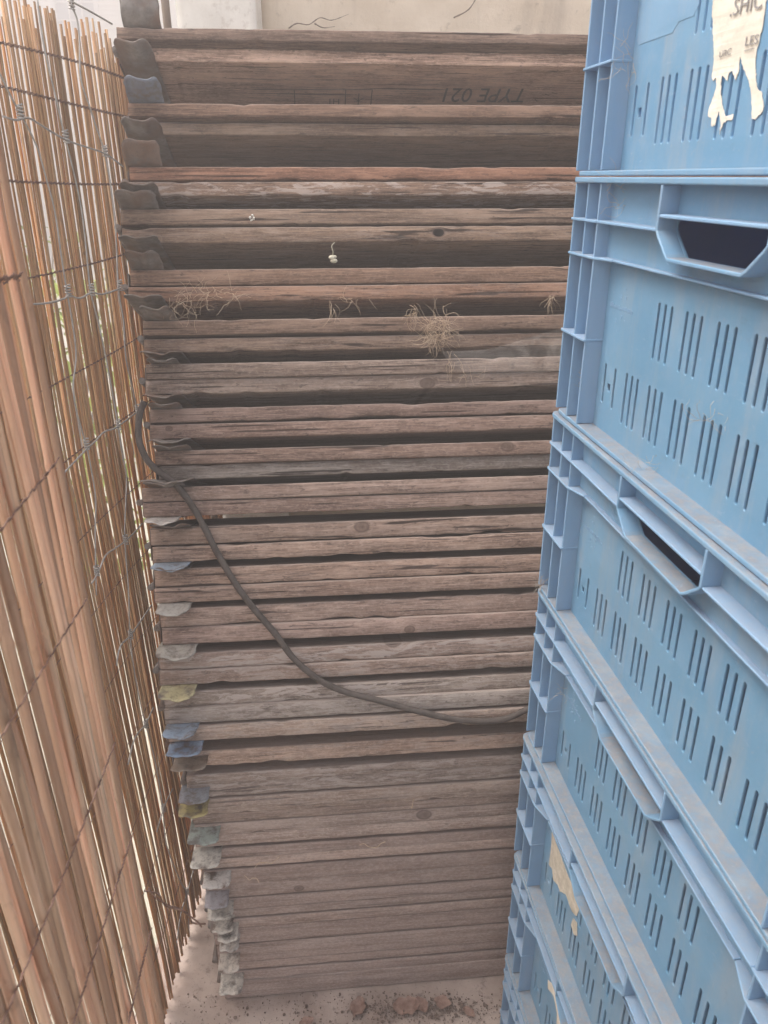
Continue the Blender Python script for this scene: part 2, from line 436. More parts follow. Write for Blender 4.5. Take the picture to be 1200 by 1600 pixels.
bm = bmesh.new(); prism(bm, [(-4.3, 6.1), (5.9, 6.1), (5.9, 6.25), (-4.3, 6.25)], 'y', -.4, 6.4); obj('roof', bm, mat_simple('roof_felt', [(.12, .11, .10), (.18, .165, .15)], nscale=8, bump=0), hs_)

# shrubs in the yard beyond the screen
def shrub(x, y, h, wd, n, label):
    t = thing('shrub', label, 'shrub', (x, y, FLOOR), group='shrubs beyond the reed screen')
    bm = bmesh.new()
    for i in range(7):
        a = rnd.uniform(0, 6.28); tip = Vector((math.cos(a) * wd * .7, math.sin(a) * wd * .7, h * rnd.uniform(.6, .95)))
        tube(bm, smooth_path([(0, 0, 0), tip * .5 + Vector((rnd.uniform(-.05, .05), 0, .1)), tip], 4), [.012 * (1 - i_ / 9) + .002 for i_ in range(9)], 5)
    obj('stem', bm, GREYBARK, t)
    bm = bmesh.new()
    for i in range(n):
        while True:
            p = Vector((rnd.uniform(-1, 1), rnd.uniform(-1, 1), rnd.uniform(-1, 1)))
            if p.length < 1: break
        p = Vector((p.x * wd, p.y * wd, h * .55 + p.z * h * .45))
        if mnoise.noise(p * 5) < -.12: continue
        s = rnd.uniform(.022, .05); m = Matrix.Rotation(rnd.uniform(0, 6.28), 3, 'Z') @ Matrix.Rotation(rnd.uniform(-1, 1), 3, 'X')
        q = [p + m @ Vector(c) * s for c in ((0, -1, 0), (.45, 0, .1), (0, 1.2, 0), (-.45, 0, .1))]
        bm.faces.new([bm.verts.new(v) for v in q])
    obj('foliage', bm, LEAF, t)
shrub(-1.05, 2.5, 1.25, .45, 700, 'yellow-green shrub close behind the reed screen, nearest of the three')
shrub(-1.75, 4.2, 1.3, .6, 700, 'yellow-green shrub in the middle of the row beyond the reed screen')
shrub(-1.5, 6.8, 1.7, .8, 700, 'tallest yellow-green shrub beyond the reed screen, below the house')

# ================================================================ reed screens
STRAWC = [(.54, .34, .17), (.62, .42, .23), (.47, .28, .13), (.66, .48, .29), (.56, .39, .23), (.40, .25, .13), (.58, .35, .16)]
def reed_mat(parent, xf, y0, y1, pitch, rad, ztop, gap, lean, sides=7, wob=.003, dbl=.3, pal=STRAWC, kk=(.6, 1.25)):
    bm = bmesh.new(); lay = bm.verts.layers.float_color.new('tone')
    y = y0
    while y < y1:
        layers = 1 + (rnd.random() < dbl)
        for L in range(layers):
            if rnd.random() < gap: continue
            r = rnd.uniform(*rad); c = rnd.choice(pal); k = rnd.uniform(*kk)
            ph = rnd.uniform(0, 6.28); ln = rnd.gauss(0, lean); amp = rnd.uniform(.3, 1.3) * wob
            top = ztop + rnd.gauss(0, .016) - .02 * (y - y0) * 0; bot = FLOOR + rnd.uniform(.0, .03)
            if rnd.random() < .08: top -= rnd.uniform(.02, .07)
            oy = rnd.uniform(-.0012, .0012); ox = (-.0062 if L else 0) + rnd.uniform(-.0012, .0012)
            n = 15; pts = []; rr = []; zn = rnd.uniform(.1, .35)
            for i in range(n):
                z = bot + (top - bot) * i / (n - 1)
                yy = y + oy + ln * (z - .7) + amp * math.sin(z * rnd.uniform(3.6, 4.2) + ph)
                pts.append((xf(yy, z) + ox + .4 * amp * math.sin(z * 5 + ph * 2), yy, z)); rr.append(r * (1.06 - .22 * i / n))
            # a node: short thicker ring where the stem is jointed
            P = []; Q = []
            for i in range(n - 1):
                P.append(pts[i]); Q.append(rr[i])
                if (i + int(ph * 3)) % 4 == 0:
                    t_ = rnd.uniform(.3, .7); a = Vector(pts[i]).lerp(Vector(pts[i + 1]), t_)
                    d = (Vector(pts[i + 1]) - Vector(pts[i])).normalized()
                    P += [tuple(a - d * .004), tuple(a), tuple(a + d * .004)]; Q += [rr[i], rr[i] * 1.22, rr[i] * .97]
            P.append(pts[-1]); Q.append(rr[-1])
            tube(bm, P, Q, sides, True, (c[0] * k, c[1] * k, c[2] * k, 1), lay)
        y += pitch * rnd.uniform(.75, 1.3)
        if rnd.random() < .05: y += pitch * rnd.uniform(.3, 1.0)
    return obj('reed_mat', bm, REED, parent)

def binding(parent, xf, y0, y1, z, pitch, rad, front, sag):
    bm = bmesh.new(); ph = rnd.uniform(0, 6)
    for s in (0, 1):
        pts = []; y = y0; i = 0
        while y < y1:
            zz = z + sag * math.sin(y * 5 + ph) + (.0013 if (i + s) % 2 else -.0013) + .0007 * math.sin(i * 1.7)
            pts.append((xf(y, zz) + front + (.0012 if (i + s) % 2 else -.0008), y, zz)); y += pitch * .5; i += 1
        tube(bm, pts, rad, 5)
    return obj('binding_wire', bm, RUSTWIRE, parent)

far_x = lambda y, z: -.510 + .062 * y + .028 * max(0, min(1, (.95 - z) / 1.0)) + .004 * math.sin(y * 9 + z * 2)
fs = thing('reed_screen', 'sunlit reed screen behind the wire netting, beside the left end of the stack', 'reed screen')
reed_mat(fs, far_x, .34, 1.80, .0054, (.0014, .0027), 1.536, .10, .010, 7, .003, .45)
for z in (1.490, 1.445, 1.345, 1.238, 1.098, 0.979, 0.857, 0.736, 0.605, 0.473, 0.330, 0.199, 0.034):
    binding(fs, far_x, .36, 1.78, z, .0065, .00052, .0040, .006)
near_x = lambda y, z: -.180 - .044 * y - .012 * max(0, (z - .65) / .7) + .003 * math.sin(y * 8)
ns = thing('reed_screen', 'end of an overlapping reed screen close to the camera, out of focus', 'reed screen')
reed_mat(ns, near_x, -.45, .464, .0074, (.0021, .0034), 1.50, .06, .016, 10, .006, .12, [(.70, .50, .36), (.64, .45, .31), (.76, .58, .43), (.55, .38, .27), (.68, .46, .33)], (.65, 1.2))
for z in (1.397, 1.292, 1.187, 1.08, .97, .865, .755, .645, .53, .42, .3):
    binding(ns, near_x, -.4, .46, z, .0066, .0005, .0048, .010)
bm = bmesh.new()
zz = .68
for k in range(2):
    pts = [(-.203 + .006 * i + (.004 if (i + k) % 2 else 0), .468 + .004 * i, .795 - .012 * i + .004 * math.sin(i * 2 + k)) for i in range(7)]
    tube(bm, smooth_path(pts, 3), .0008, 5)
obj('loose_wire_end', bm, RUSTWIRE, ns)

# galvanised knotted netting in front of the far screen
NET_ROWS = [
 [(-0.4075, 1.185, 1.559), (-0.404, 1.241, 1.558), (-0.3992, 1.319, 1.555)],
 [(-0.4218, 0.9549, 1.411), (-0.4201, 0.9826, 1.409), (-0.4181, 1.014, 1.413), (-0.4153, 1.059, 1.403), (-0.4122, 1.109, 1.393), (-0.4087, 1.167, 1.387), (-0.4047, 1.231, 1.38), (-0.4008, 1.293, 1.364)],
 [(-0.4227, 0.94, 1.21), (-0.42, 0.9844, 1.205), (-0.4172, 1.029, 1.204), (-0.4162, 1.045, 1.206), (-0.4143, 1.076, 1.198), (-0.4119, 1.115, 1.2), (-0.4097, 1.151, 1.193), (-0.4054, 1.22, 1.192)],
 [(-0.4222, 0.9491, 0.9916), (-0.4179, 1.018, 0.9988), (-0.4155, 1.057, 1.001), (-0.4135, 1.088, 1.004), (-0.4106, 1.135, 0.9969), (-0.4046, 1.232, 0.9965)],
 [(-0.4208, 0.9712, 0.8132), (-0.4194, 0.9931, 0.817), (-0.4172, 1.029, 0.8294), (-0.415, 1.064, 0.8237), (-0.4125, 1.104, 0.8173), (-0.4098, 1.149, 0.8136), (-0.4079, 1.179, 0.8138)],
 [(-0.4187, 1.005, 0.6485), (-0.4172, 1.028, 0.6686), (-0.4146, 1.071, 0.6618), (-0.4117, 1.118, 0.6607), (-0.4084, 1.172, 0.6601)],
 [(-0.4197, 0.988, 0.466), (-0.4175, 1.025, 0.4876), (-0.4142, 1.077, 0.4784), (-0.4117, 1.118, 0.481)],
 [(-0.4157, 1.053, 0.2509), (-0.4129, 1.098, 0.2651), (-0.4097, 1.15, 0.2621)],
 [(-0.4154, 1.058, -0.0606), (-0.4128, 1.1, -0.023), (-0.4096, 1.151, -0.0149), (-0.4069, 1.195, -0.0066)]]
NET_STAYS = [
 [(-0.4211, 0.9657, 1.457), (-0.42, 0.9846, 1.433), (-0.419, 1, 1.416), (-0.4173, 1.027, 1.384), (-0.4166, 1.038, 1.347), (-0.4161, 1.047, 1.31), (-0.4162, 1.045, 1.256), (-0.4162, 1.045, 1.211), (-0.4161, 1.046, 1.157), (-0.4165, 1.04, 1.123), (-0.4177, 1.02, 1.093), (-0.418, 1.016, 1.059), (-0.4173, 1.028, 1.007), (-0.417, 1.032, 0.9643), (-0.4171, 1.031, 0.9198), (-0.4182, 1.013, 0.8769), (-0.4193, 0.9954, 0.8232), (-0.42, 0.9843, 0.7867)],
 [(-0.4134, 1.09, 1.55), (-0.4136, 1.088, 1.501), (-0.4132, 1.093, 1.471), (-0.4126, 1.103, 1.425), (-0.4123, 1.109, 1.396), (-0.4116, 1.12, 1.355), (-0.4112, 1.127, 1.306), (-0.4114, 1.122, 1.249), (-0.4117, 1.117, 1.202), (-0.4111, 1.127, 1.16), (-0.4105, 1.136, 1.102), (-0.4102, 1.142, 1.037), (-0.4101, 1.144, 0.9931), (-0.41, 1.146, 0.9379), (-0.4098, 1.149, 0.9095), (-0.4113, 1.125, 0.8585), (-0.4124, 1.107, 0.8162), (-0.4131, 1.094, 0.7356), (-0.4144, 1.074, 0.6633), (-0.4148, 1.069, 0.5916), (-0.4144, 1.074, 0.5219), (-0.4141, 1.08, 0.4763), (-0.413, 1.097, 0.3754), (-0.4129, 1.098, 0.2651), (-0.4134, 1.09, 0.1796), (-0.4109, 1.131, 0.0302), (-0.4097, 1.15, -0.0188), (-0.4105, 1.137, -0.1078), (-0.4117, 1.117, -0.1795), (-0.415, 1.065, -0.2254)],
 [(-0.4076, 1.184, 1.568), (-0.4076, 1.184, 1.557), (-0.4066, 1.2, 1.542), (-0.4068, 1.197, 1.512), (-0.4076, 1.185, 1.473), (-0.4067, 1.199, 1.444), (-0.4054, 1.219, 1.409), (-0.4045, 1.234, 1.381), (-0.4041, 1.24, 1.338), (-0.4043, 1.237, 1.275), (-0.4055, 1.217, 1.193), (-0.4053, 1.221, 1.144), (-0.406, 1.21, 1.086), (-0.4053, 1.222, 1.032), (-0.4049, 1.227, 0.998)]]
NET_KNOTS = [(-0.4192, 0.9971, 1.42), (-0.4122, 1.109, 1.399), (-0.4046, 1.233, 1.385), (-0.4162, 1.046, 1.213), (-0.4116, 1.119, 1.205), (-0.4052, 1.222, 1.198), (-0.4173, 1.028, 1.007), (-0.4101, 1.144, 0.9994), (-0.4193, 0.9954, 0.8232), (-0.4123, 1.108, 0.8191), (-0.4144, 1.074, 0.6633), (-0.4141, 1.08, 0.4763), (-0.4129, 1.098, 0.2651), (-0.4096, 1.151, -0.0149), (-0.4075, 1.185, 1.559), (-0.4049, 1.228, 1)]

nf = thing('wire_netting', 'galvanised knotted wire netting hung in front of the far reed screen', 'wire fence')
for pth in NET_ROWS:
    bm = bmesh.new(); tube(bm, smooth_path(pth, 4), .00135, 6); obj('line_wire', bm, WIRE, nf)
for pth in NET_STAYS:
    bm = bmesh.new(); tube(bm, smooth_path([Vector(p) + Vector((-.0022, 0, 0)) for p in pth], 3), .0012, 6); obj('stay_wire', bm, WIRE, nf)
for p in NET_KNOTS:
    bm = bmesh.new(); c = Vector(p)
    pts = [c + Vector((.0034 * math.cos(a * .9) - .001, .0034 * math.sin(a * .9), .0065 - .0155 * a / 28)) for a in range(29)]
    tube(bm, pts, .00115, 5); obj('wire_knot', bm, WIRE, nf)
bm = bmesh.new(); tube(bm, smooth_path([(-.381, 1.585, FLOOR), (-.384, 1.587, .6), (-.381, 1.585, 1.2), (-.383, 1.585, 1.85)], 5), [.0085 - .0001 * i for i in range(16)], 9)
tag(obj('garden_stake', bm, GREYBARK), 'thin brown wooden stake between the reed screen and the plaster pier', 'stake')

# ================================================================ folded pallet collars, top to bottom
# (origin of the lower board's front left edge, tilt, upper board (u, v, w0, w1), lower board, tabs (side, u0, u1, reach, flare, v, w))
COLLARS = [
 ((-0.4125, 1.377, 1.515), 24, (0.0032, -0.0228, 0.0204, 0.039), (0, 0, 0, 0.0213), [('A', 0.0134, 0.0704, 0.06, 50, -0.0228, 0.0402), ('B', 0.0013, 0.0562, 0.045, 11, 0, -0.0012)]),
 ((-0.399, 1.336, 1.41), 24, (0.0036, -0.015, 0.0222, 0.0429), (0, 0, 0, 0.0195), [('A', 0.005, 0.0586, 0.045, 19, -0.015, 0.0441), ('B', -0.0031, 0.0539, 0.045, 5, 0, -0.0012)]),
 ((-0.3956, 1.287, 1.323), 24, (0.0026, -0.0011, 0.0242, 0.045), (0, 0, 0, 0.0219), [('A', -0.0031, 0.0527, 0.045, 30, -0.0011, 0.0462), ('B', -0.007, 0.0486, 0.045, 3, 0, -0.0012)]),
 ((-0.4066, 1.261, 1.255), 24, (-0.001, -0.0017, 0.0281, 0.0526), (0, 0, 0, 0.0245), [('A', -0.0017, 0.0579, 0.045, 13, -0.0017, 0.0538), ('B', 0.0006, 0.0582, 0.045, -5, 0, -0.0012)]),
 ((-0.3987, 1.231, 1.17), 24, (0.0036, -0.0005, 0.0256, 0.0508), (0, 0, 0, 0.0237), [('A', 0.0042, 0.0555, 0.045, 17, -0.0005, 0.052), ('B', 0.0003, 0.0564, 0.045, -1, 0, -0.0012)]),
 ((-0.3769, 1.208, 1.095), 24, (-0.0001, -0.0055, 0.0265, 0.0498), (0, 0, 0, 0.022), [('A', 0.0027, 0.0512, 0.045, 10, -0.0055, 0.051), ('B', 0.001, 0.0595, 0.045, -10, 0, -0.0012)]),
 ((-0.3754, 1.184, 1.034), 24.5, (0.0024, -0.0048, 0.0239, 0.0478), (0, 0, 0, 0.0233), [('A', 0.0097, 0.0534, 0.045, -5, -0.0048, 0.049), ('B', 0.0017, 0.0584, 0.045, -11, 0, -0.0012)]),
 ((-0.3701, 1.162, 0.9673), 25, (0.0008, -0.0022, 0.026, 0.0482), (0, 0, 0, 0.0237), [('A', 0.003, 0.051, 0.045, 0, -0.0022, 0.0494), ('B', 0.0015, 0.0633, 0.045, -10, 0, -0.0012)]),
 ((-0.3596, 1.144, 0.9062), 25, (-0.0034, -0.006, 0.0232, 0.0456), (0, 0, 0, 0.0224), [('A', -0.0007, 0.0535, 0.045, 1, -0.006, 0.0468), ('B', -0.0235, 0.0576, 0.045, -7, 0, -0.0012)]),
 ((-0.3826, 1.116, 0.8526), 22, (0.0002, -0.0016, 0.0246, 0.047), (0, 0, 0, 0.0235), [('A', 0.0097, 0.0677, 0.045, 6, -0.0016, 0.0482), ('B', 0.0076, 0.0598, 0.045, -10, 0, -0.0012)]),
 ((-0.3693, 1.093, 0.7835), 20, (-0.002, 0.002, 0.0277, 0.0555), (0, 0, 0, 0.0253), [('A', 0.005, 0.0624, 0.045, 6, 0.002, 0.0567), ('B', 0.003, 0.0595, 0.045, -8, 0, -0.0012)]),
 ((-0.3672, 1.07, 0.7217), 19, (0.001, 0.003, 0.0266, 0.0546), (0, 0, 0, 0.0249), [('A', 0.0078, 0.0545, 0.045, 6, 0.003, 0.0558), ('B', 0.0064, 0.0582, 0.045, -13, 0, -0.0012)]),
 ((-0.3566, 1.048, 0.6575), 18, (-0.0022, 0.005, 0.0275, 0.0578), (0, 0, 0, 0.0272), [('B', -0.0063, 0.0558, 0.045, -14, 0, -0.0012)]),
 ((-0.3618, 1.025, 0.5953), 17, (-0.0001, 0.0047, 0.0246, 0.0508), (0, 0, 0, 0.0245), [('B', 0.002, 0.0592, 0.045, -12, 0, -0.0012)]),
 ((-0.3545, 1.003, 0.5354), 15, (-0.0002, 0.0065, 0.0266, 0.0519), (0, 0, 0, 0.0267), [('B', 0.0019, 0.0542, 0.045, -6, 0, -0.0012)]),
 ((-0.3272, 1.002, 0.4467), 11, (-0.0234, -0.0145, 0.0561, 0.0827), (0, 0, 0, 0.029), [('A', -0.0218, 0.032, 0.042, -4, -0.0145, 0.0549), ('B', -0.0191, 0.0357, 0.042, -4, 0, 0.0203)]),
 ((-0.3335, 1.002, 0.3805), 8, (0.0018, -0.0048, 0.0291, 0.0483), (0, 0, 0, 0.0278), [('B', -0.0095, 0.039, 0.042, -4, 0, 0.0198)]),
 ((-0.3301, 1.004, 0.3208), 6, (-0.0063, -0.01, 0.0253, 0.0566), (0, 0, 0, 0.0189), [('A', -0.015, 0.0327, 0.042, -4, -0.01, 0.0558)]),
 ((-0.3298, 0.9979, 0.2719), 5, (0.0018, -0.0002, 0.0231, 0.0482), (0, 0, 0, 0.0239), [('B', -0.0057, 0.0463, 0.042, -4, 0, 0.0428)]),
 ((-0.3298, 0.9979, 0.2182), 5, (0.0014, 0.0013, 0.0197, 0.0426), (0, 0, 0, 0.02), [('B', -0.0058, 0.0437, 0.042, -4, 0, 0.0418)]),
 ((-0.3206, 1.001, 0.1412), 4, (-0.0014, -0.0038, 0.0359, 0.069), (0, 0, 0, 0.0338), [('B', -0.0011, 0.0471, 0.042, -4, 0, 0.0663)]),
 ((-0.3194, 0.9998, 0.0912), 4, (-0.0001, -0.0012, 0.0193, 0.0455), (0, 0, 0, 0.0183), [('B', -0.0032, 0.0388, 0.042, -4, 0, 0.0683), ('A', -0.0007, 0.045, 0.042, -4, -0.0012, 0.0427)]),
 ((-0.3182, 1.001, 0.0201), 3, (0.0026, -0.0055, 0.0453, 0.0672), (0, 0, 0, 0.0395), [('B', -0.0002, 0.0415, 0.042, -4, 0, 0.0763), ('A', 0.0118, 0.0489, 0.042, -4, -0.0055, 0.0594)]),
 ((-0.3182, 1.002, -0.054), 3, (0.0018, -0.0036, 0.0234, 0.0692), (0, 0, 0, 0.0198), [('B', 0.0124, 0.0477, 0.042, -4, 0, 0.0983), ('A', 0.0065, 0.0445, 0.042, -4, -0.0036, 0.0494)]),
 ((-0.3123, 0.9995, -0.1311), 1, (-0.0006, 0.0017, 0.0461, 0.0716), (0, 0, 0, 0.0465), [('B', -0.0021, 0.0414, 0.042, -4, 0, 0.0678)]),
]

ROT0 = Matrix.Rotation(R(5.1), 3, 'Z')
LBL = [
 'topmost folded wooden collar of the stack, with TYPE 021 stamped upside down beneath it',
 'second collar from the top of the stack, its hinge tab painted blue',
 'third collar from the top, with a reddish brown upper board and rusty tab',
 'fourth collar from the top, with a white fleck above and a round knot hole below',
 'fifth collar from the top, dry roots hanging along its lower board',
 'sixth collar from the top, behind the straw nest and cobweb',
 'grey collar with a dark knot in its lower board, just under the cobweb',
 'collar at the height where the black hose comes out, small ring knot at left',
 'collar with a bluish grey lower board, crossed by the hose just below its bend',
 'collar that sticks out furthest left, with a see-through gap beneath it',
 'collar directly under the see-through gap, its tab pale blue',
 'collar with a pale grey tab, first one below the blue tab halfway down',
 'reddish brown collar with a beige grey tab, crossed by the hose midway',
 'collar with patchy flaking paint, a dark knot and a yellowed tab',
 'pale grey flaking collar with a yellow paint streak, above the hose bend',
 'collar with two bright blue tabs, the hose sagging across its upper board',
 'pale bare wood collar just under the two blue tabs',
 'dark flaking collar with a yellow tab, curled straw lying on its end',
 'collar with a round dark knot, below the yellow tab',
 'collar with a bright pale lower edge and a whitish grey tab, in the lower stack',
 'dark brown collar directly below the bright edged one, seventh from the floor... ',
]
LBL[20] = 'dark brown collar directly below the bright edged one, fifth from the floor'
LBL += ['dusty brown collar fourth from the floor',
 'dusty collar third from the floor',
 'dusty collar second from the floor, with a smear of dirt on its edge',
 'bottom collar of the stack, lying on the concrete floor']
DK = (.80, .74, .70, .0)
TINT = [((.80, .72, .68, 0), (2.1, 1.85, 1.74, .0)), ((.95, .78, .68, 0), (.95, .86, .76, .1)), ((1.15, .80, .65, 0), (.95, .82, .74, .55)),  # topmost lower board's colour raised to stand for light on its underside
 ((.95, .86, .78, .05), (1.0, .90, .80, .15)), ((.96, .80, .70, 0), (1.06, .82, .69, .1)), ((.86, .76, .70, 0), (.92, .84, .78, .1)),
 ((1.0, .93, .88, 0), (1.12, 1.05, 1.0, .12)), ((.98, .84, .80, 0), (1.12, .96, .90, 0)), ((1.0, .86, .80, 0), (.86, .90, .92, 0)),
 ((1.12, .96, .90, 0), (1.16, .98, .92, 0)), ((1.08, .92, .84, 0), (1.22, 1.02, .92, .05)), ((1.16, .95, .84, .08), (1.1, .92, .84, 0)),
 ((1.2, 1.02, .95, .05), (1.12, .93, .88, .05)), ((1.0, .88, .84, .9), (1.08, .94, .88, .5)), ((1.02, 1.0, .96, 1.0), (1.0, 1.02, 1.02, .7)),
 ((1.2, 1.06, .96, .5), (1.35, 1.12, .98, .35)), ((.90, .84, .80, .8), (.86, .82, .80, .9)), ((1.1, 1.0, .92, .3), (1.0, .88, .82, .1)),
 ((1.08, .98, .94, .15), (1.35, 1.22, 1.16, .35)), ((1.0, .86, .82, .1), (1.42, 1.22, 1.12, .2)), ((.85, .72, .68, .2), (.95, .82, .78, .3)),
 ((.98, .84, .80, .2), (.9, .78, .74, .1)), ((1.15, .98, .90, .1), (1.0, .85, .8, .1)), ((.95, .82, .76, 0), (1.12, .95, .88, 0)),
 ((.95, .80, .76, .1), (.9, .75, .70, 0))]
KNOT = {(3, 'B'): (.4964, .0135, .0068), (6, 'B'): (.448, .009, .0085), (13, 'A'): (.3805, .0537 - .0248, .0105), (18, 'A'): (.4012, .0374 - .023, .010),
        (10, 'A'): (.3376, .0455 - .0277, .0088), (7, 'B'): (.0291, .0168, .0042), (12, 'B'): (.4007, .0066, .0064), (8, 'A'): (.57, .013, .0075), (20, 'B'): (.165, .010, .0065)}
TABCOL = {(1, 'A'): (0.13, 0.18, 0.26, 0.6), (1, 'B'): (0.13, 0.13, 0.14, 0.3), (2, 'A'): (0.17, 0.095, 0.06, 0.7), (9, 'B'): (0.5, 0.47, 0.44, 0.75), (10, 'B'): (0.25, 0.32, 0.4, 0.8),
          (11, 'B'): (0.41, 0.385, 0.35, 0.8), (12, 'B'): (0.4, 0.375, 0.33, 0.75), (13, 'B'): (0.5, 0.45, 0.25, 0.75), (14, 'B'): (0.25, 0.34, 0.46, 0.75), (15, 'A'): (0.23, 0.33, 0.48, 0.75),
          (15, 'B'): (0.36, 0.27, 0.2, 0.6), (16, 'B'): (0.3, 0.34, 0.4, 0.6), (17, 'A'): (0.5, 0.41, 0.16, 0.75), (18, 'B'): (0.312, 0.356, 0.324, 0.95), (19, 'B'): (0.62, 0.58, 0.516, 0.95),
          (20, 'B'): (0.62, 0.58, 0.54, 0.95), (21, 'B'): (0.325, 0.305, 0.324, 0.95), (22, 'B'): (0.598, 0.546, 0.48, 0.95), (23, 'B'): (0.598, 0.546, 0.492, 0.95), (23, 'A'): (0.546, 0.483, 0.42, 0.95), (21, 'A'): (0.572, 0.521, 0.456, 0.95), (22, 'A'): (0.585, 0.533, 0.468, 0.95),
          (24, 'B'): (0.585, 0.533, 0.468, 0.95), (25, 'B'): (0.598, 0.533, 0.468, 0.95), (25, 'A'): (0.52, 0.457, 0.396, 0.95)}
LEN, DEP = 1.22, .19

def board(name, u0, v0, w0, w1, tint, parent, seed, knot=None, dep=DEP, dust=0.0):
    """a plank with softened, slightly chipped front edges; the front edge faces the alley"""
    bm = bmesh.new(); r_ = random.Random(seed); h = w1 - w0; c = min(.0018, h * .1); nz = Vector((seed * 3.1, seed * 1.7, 0))
    prof = [(c * .15, .0), (0, c), (0, h - c), (c * .15 + .0004, h - c * .3), (c, h), (dep, h), (dep, 0), (c * 1.1, 0)]
    prof = [(c, 0), (c * .28, c * .28), (0, c), (0, h * .5), (0, h - c), (c * .28, h - c * .28), (c, h), (dep, h), (dep, 0)]
    n = 110; rings = []
    for i in range(n + 1):
        x = LEN * (i / n) ** 1.0
        bow = .0016 * mnoise.noise(Vector((x * 1.6, 0, 0)) + nz) + .0005 * mnoise.noise(Vector((x * 14, 3, 0)) + nz)
        sag = .0011 * mnoise.noise(Vector((x * 1.3, 9, 0)) + nz)
        ch_k = 1 if seed < 38 else .35
        ch_lo = ch_k * max(0, mnoise.noise(Vector((x * 26, 5, 0)) + nz) - .30) * .010 + max(0, mnoise.noise(Vector((x * 70, 5, 0)) + nz) - .2) * .0022
        ch_hi = ch_k * max(0, mnoise.noise(Vector((x * 24, 15, 0)) + nz) - .36) * .008 + max(0, mnoise.noise(Vector((x * 65, 15, 0)) + nz) - .25) * .002
        ring = []
        for j, (v, w_) in enumerate(prof):
            vv = v; ww = w_ + sag
            if j < 7:
                vv += bow + .00035 * mnoise.noise(Vector((x * 30, w_ * 300, 2)) + nz)
            if j in (0, 1, 2): ww += ch_lo * (.9 if j < 2 else .6); vv += ch_lo * .35
            if j in (4, 5, 6): ww -= ch_hi * (.9 if j > 4 else .6); vv += ch_hi * .35
            ring.append(bm.verts.new((x, vv, ww)))
        rings.append(ring)
    m = len(prof)
    for i in range(n):
        for j in range(m):
            f = bm.faces.new((rings[i][j], rings[i + 1][j], rings[i + 1][(j + 1) % m], rings[i][(j + 1) % m])); f.smooth = j < 6
    bm.faces.new(rings[0]); bm.faces.new(rings[-1][::-1])
    bmesh.ops.recalc_face_normals(bm, faces=bm.faces)
    o = obj(name, bm, WOOD, parent); o.location = (u0, v0, w0); o.color = tint
    if dust: o['dust_coat'] = dust
    if knot: o['knot'] = [float(k) for k in knot]
    return o

def tab(side, u0, u1, reach, flare, v0, w_, parent, tint, seed, under=.16):
    """pressed sheet metal hinge plate: runs back over the board and springs out past its front edge"""
    r_ = random.Random(seed); bm = bmesh.new(); wd = u1 - u0; nu, nv = 16, 12; fl = R(flare); sg = 1 if side == 'A' else -1
    G = []
    for i in range(nu + 1):
        a = i / nu; row = []
        rr = .012 if seed < 75 else .0055; du = min(a, 1 - a) * wd
        cut = 0 if du > rr else rr - math.sqrt(max(0, rr * rr - (rr - du) ** 2))
        reach_i = reach - cut * (1.2 if a > .5 else .75) + .0012 * math.sin(a * 9 + seed)
        wave = (.0024 if seed < 75 else .0015) * math.sin(a * 2 * math.pi * 1.15 + .7) + .0007 * math.sin(a * 17 + seed)
        for k in range(nv + 1):
            t = k / nv
            if k <= 4:
                v = v0 + under * (1 - k / 4) * .9 + .003; w2 = w_; out = 0
            else:
                q = (k - 4) / (nv - 4); out = q
                s_ = q * reach_i; bend = fl * min(1, q * 1.6)
                v = v0 + .003 - s_ * math.cos(bend); w2 = w_ + s_ * math.sin(fl) * q ** .35
            w2 += wave * min(1, out * 3) + .0006 * mnoise.noise((u0 + a * 3, v * 90, seed)) * min(1, out * 4)
            row.append(bm.verts.new((u0 + a * wd + .0012 * math.sin(k * .9 + seed) * out, v, w2)))
        G.append(row)
    for i in range(nu):
        for k in range(nv):
            bm.faces.new((G[i][k], G[i + 1][k], G[i + 1][k + 1], G[i][k + 1])).smooth = True
    bmesh.ops.recalc_face_normals(bm, faces=bm.faces)
    o = obj('hinge_tab', bm, METAL, parent); o.color = tint
    md = o.modifiers.new('thickness', 'SOLIDIFY'); md.thickness = .0014; md.offset = 0
    return o

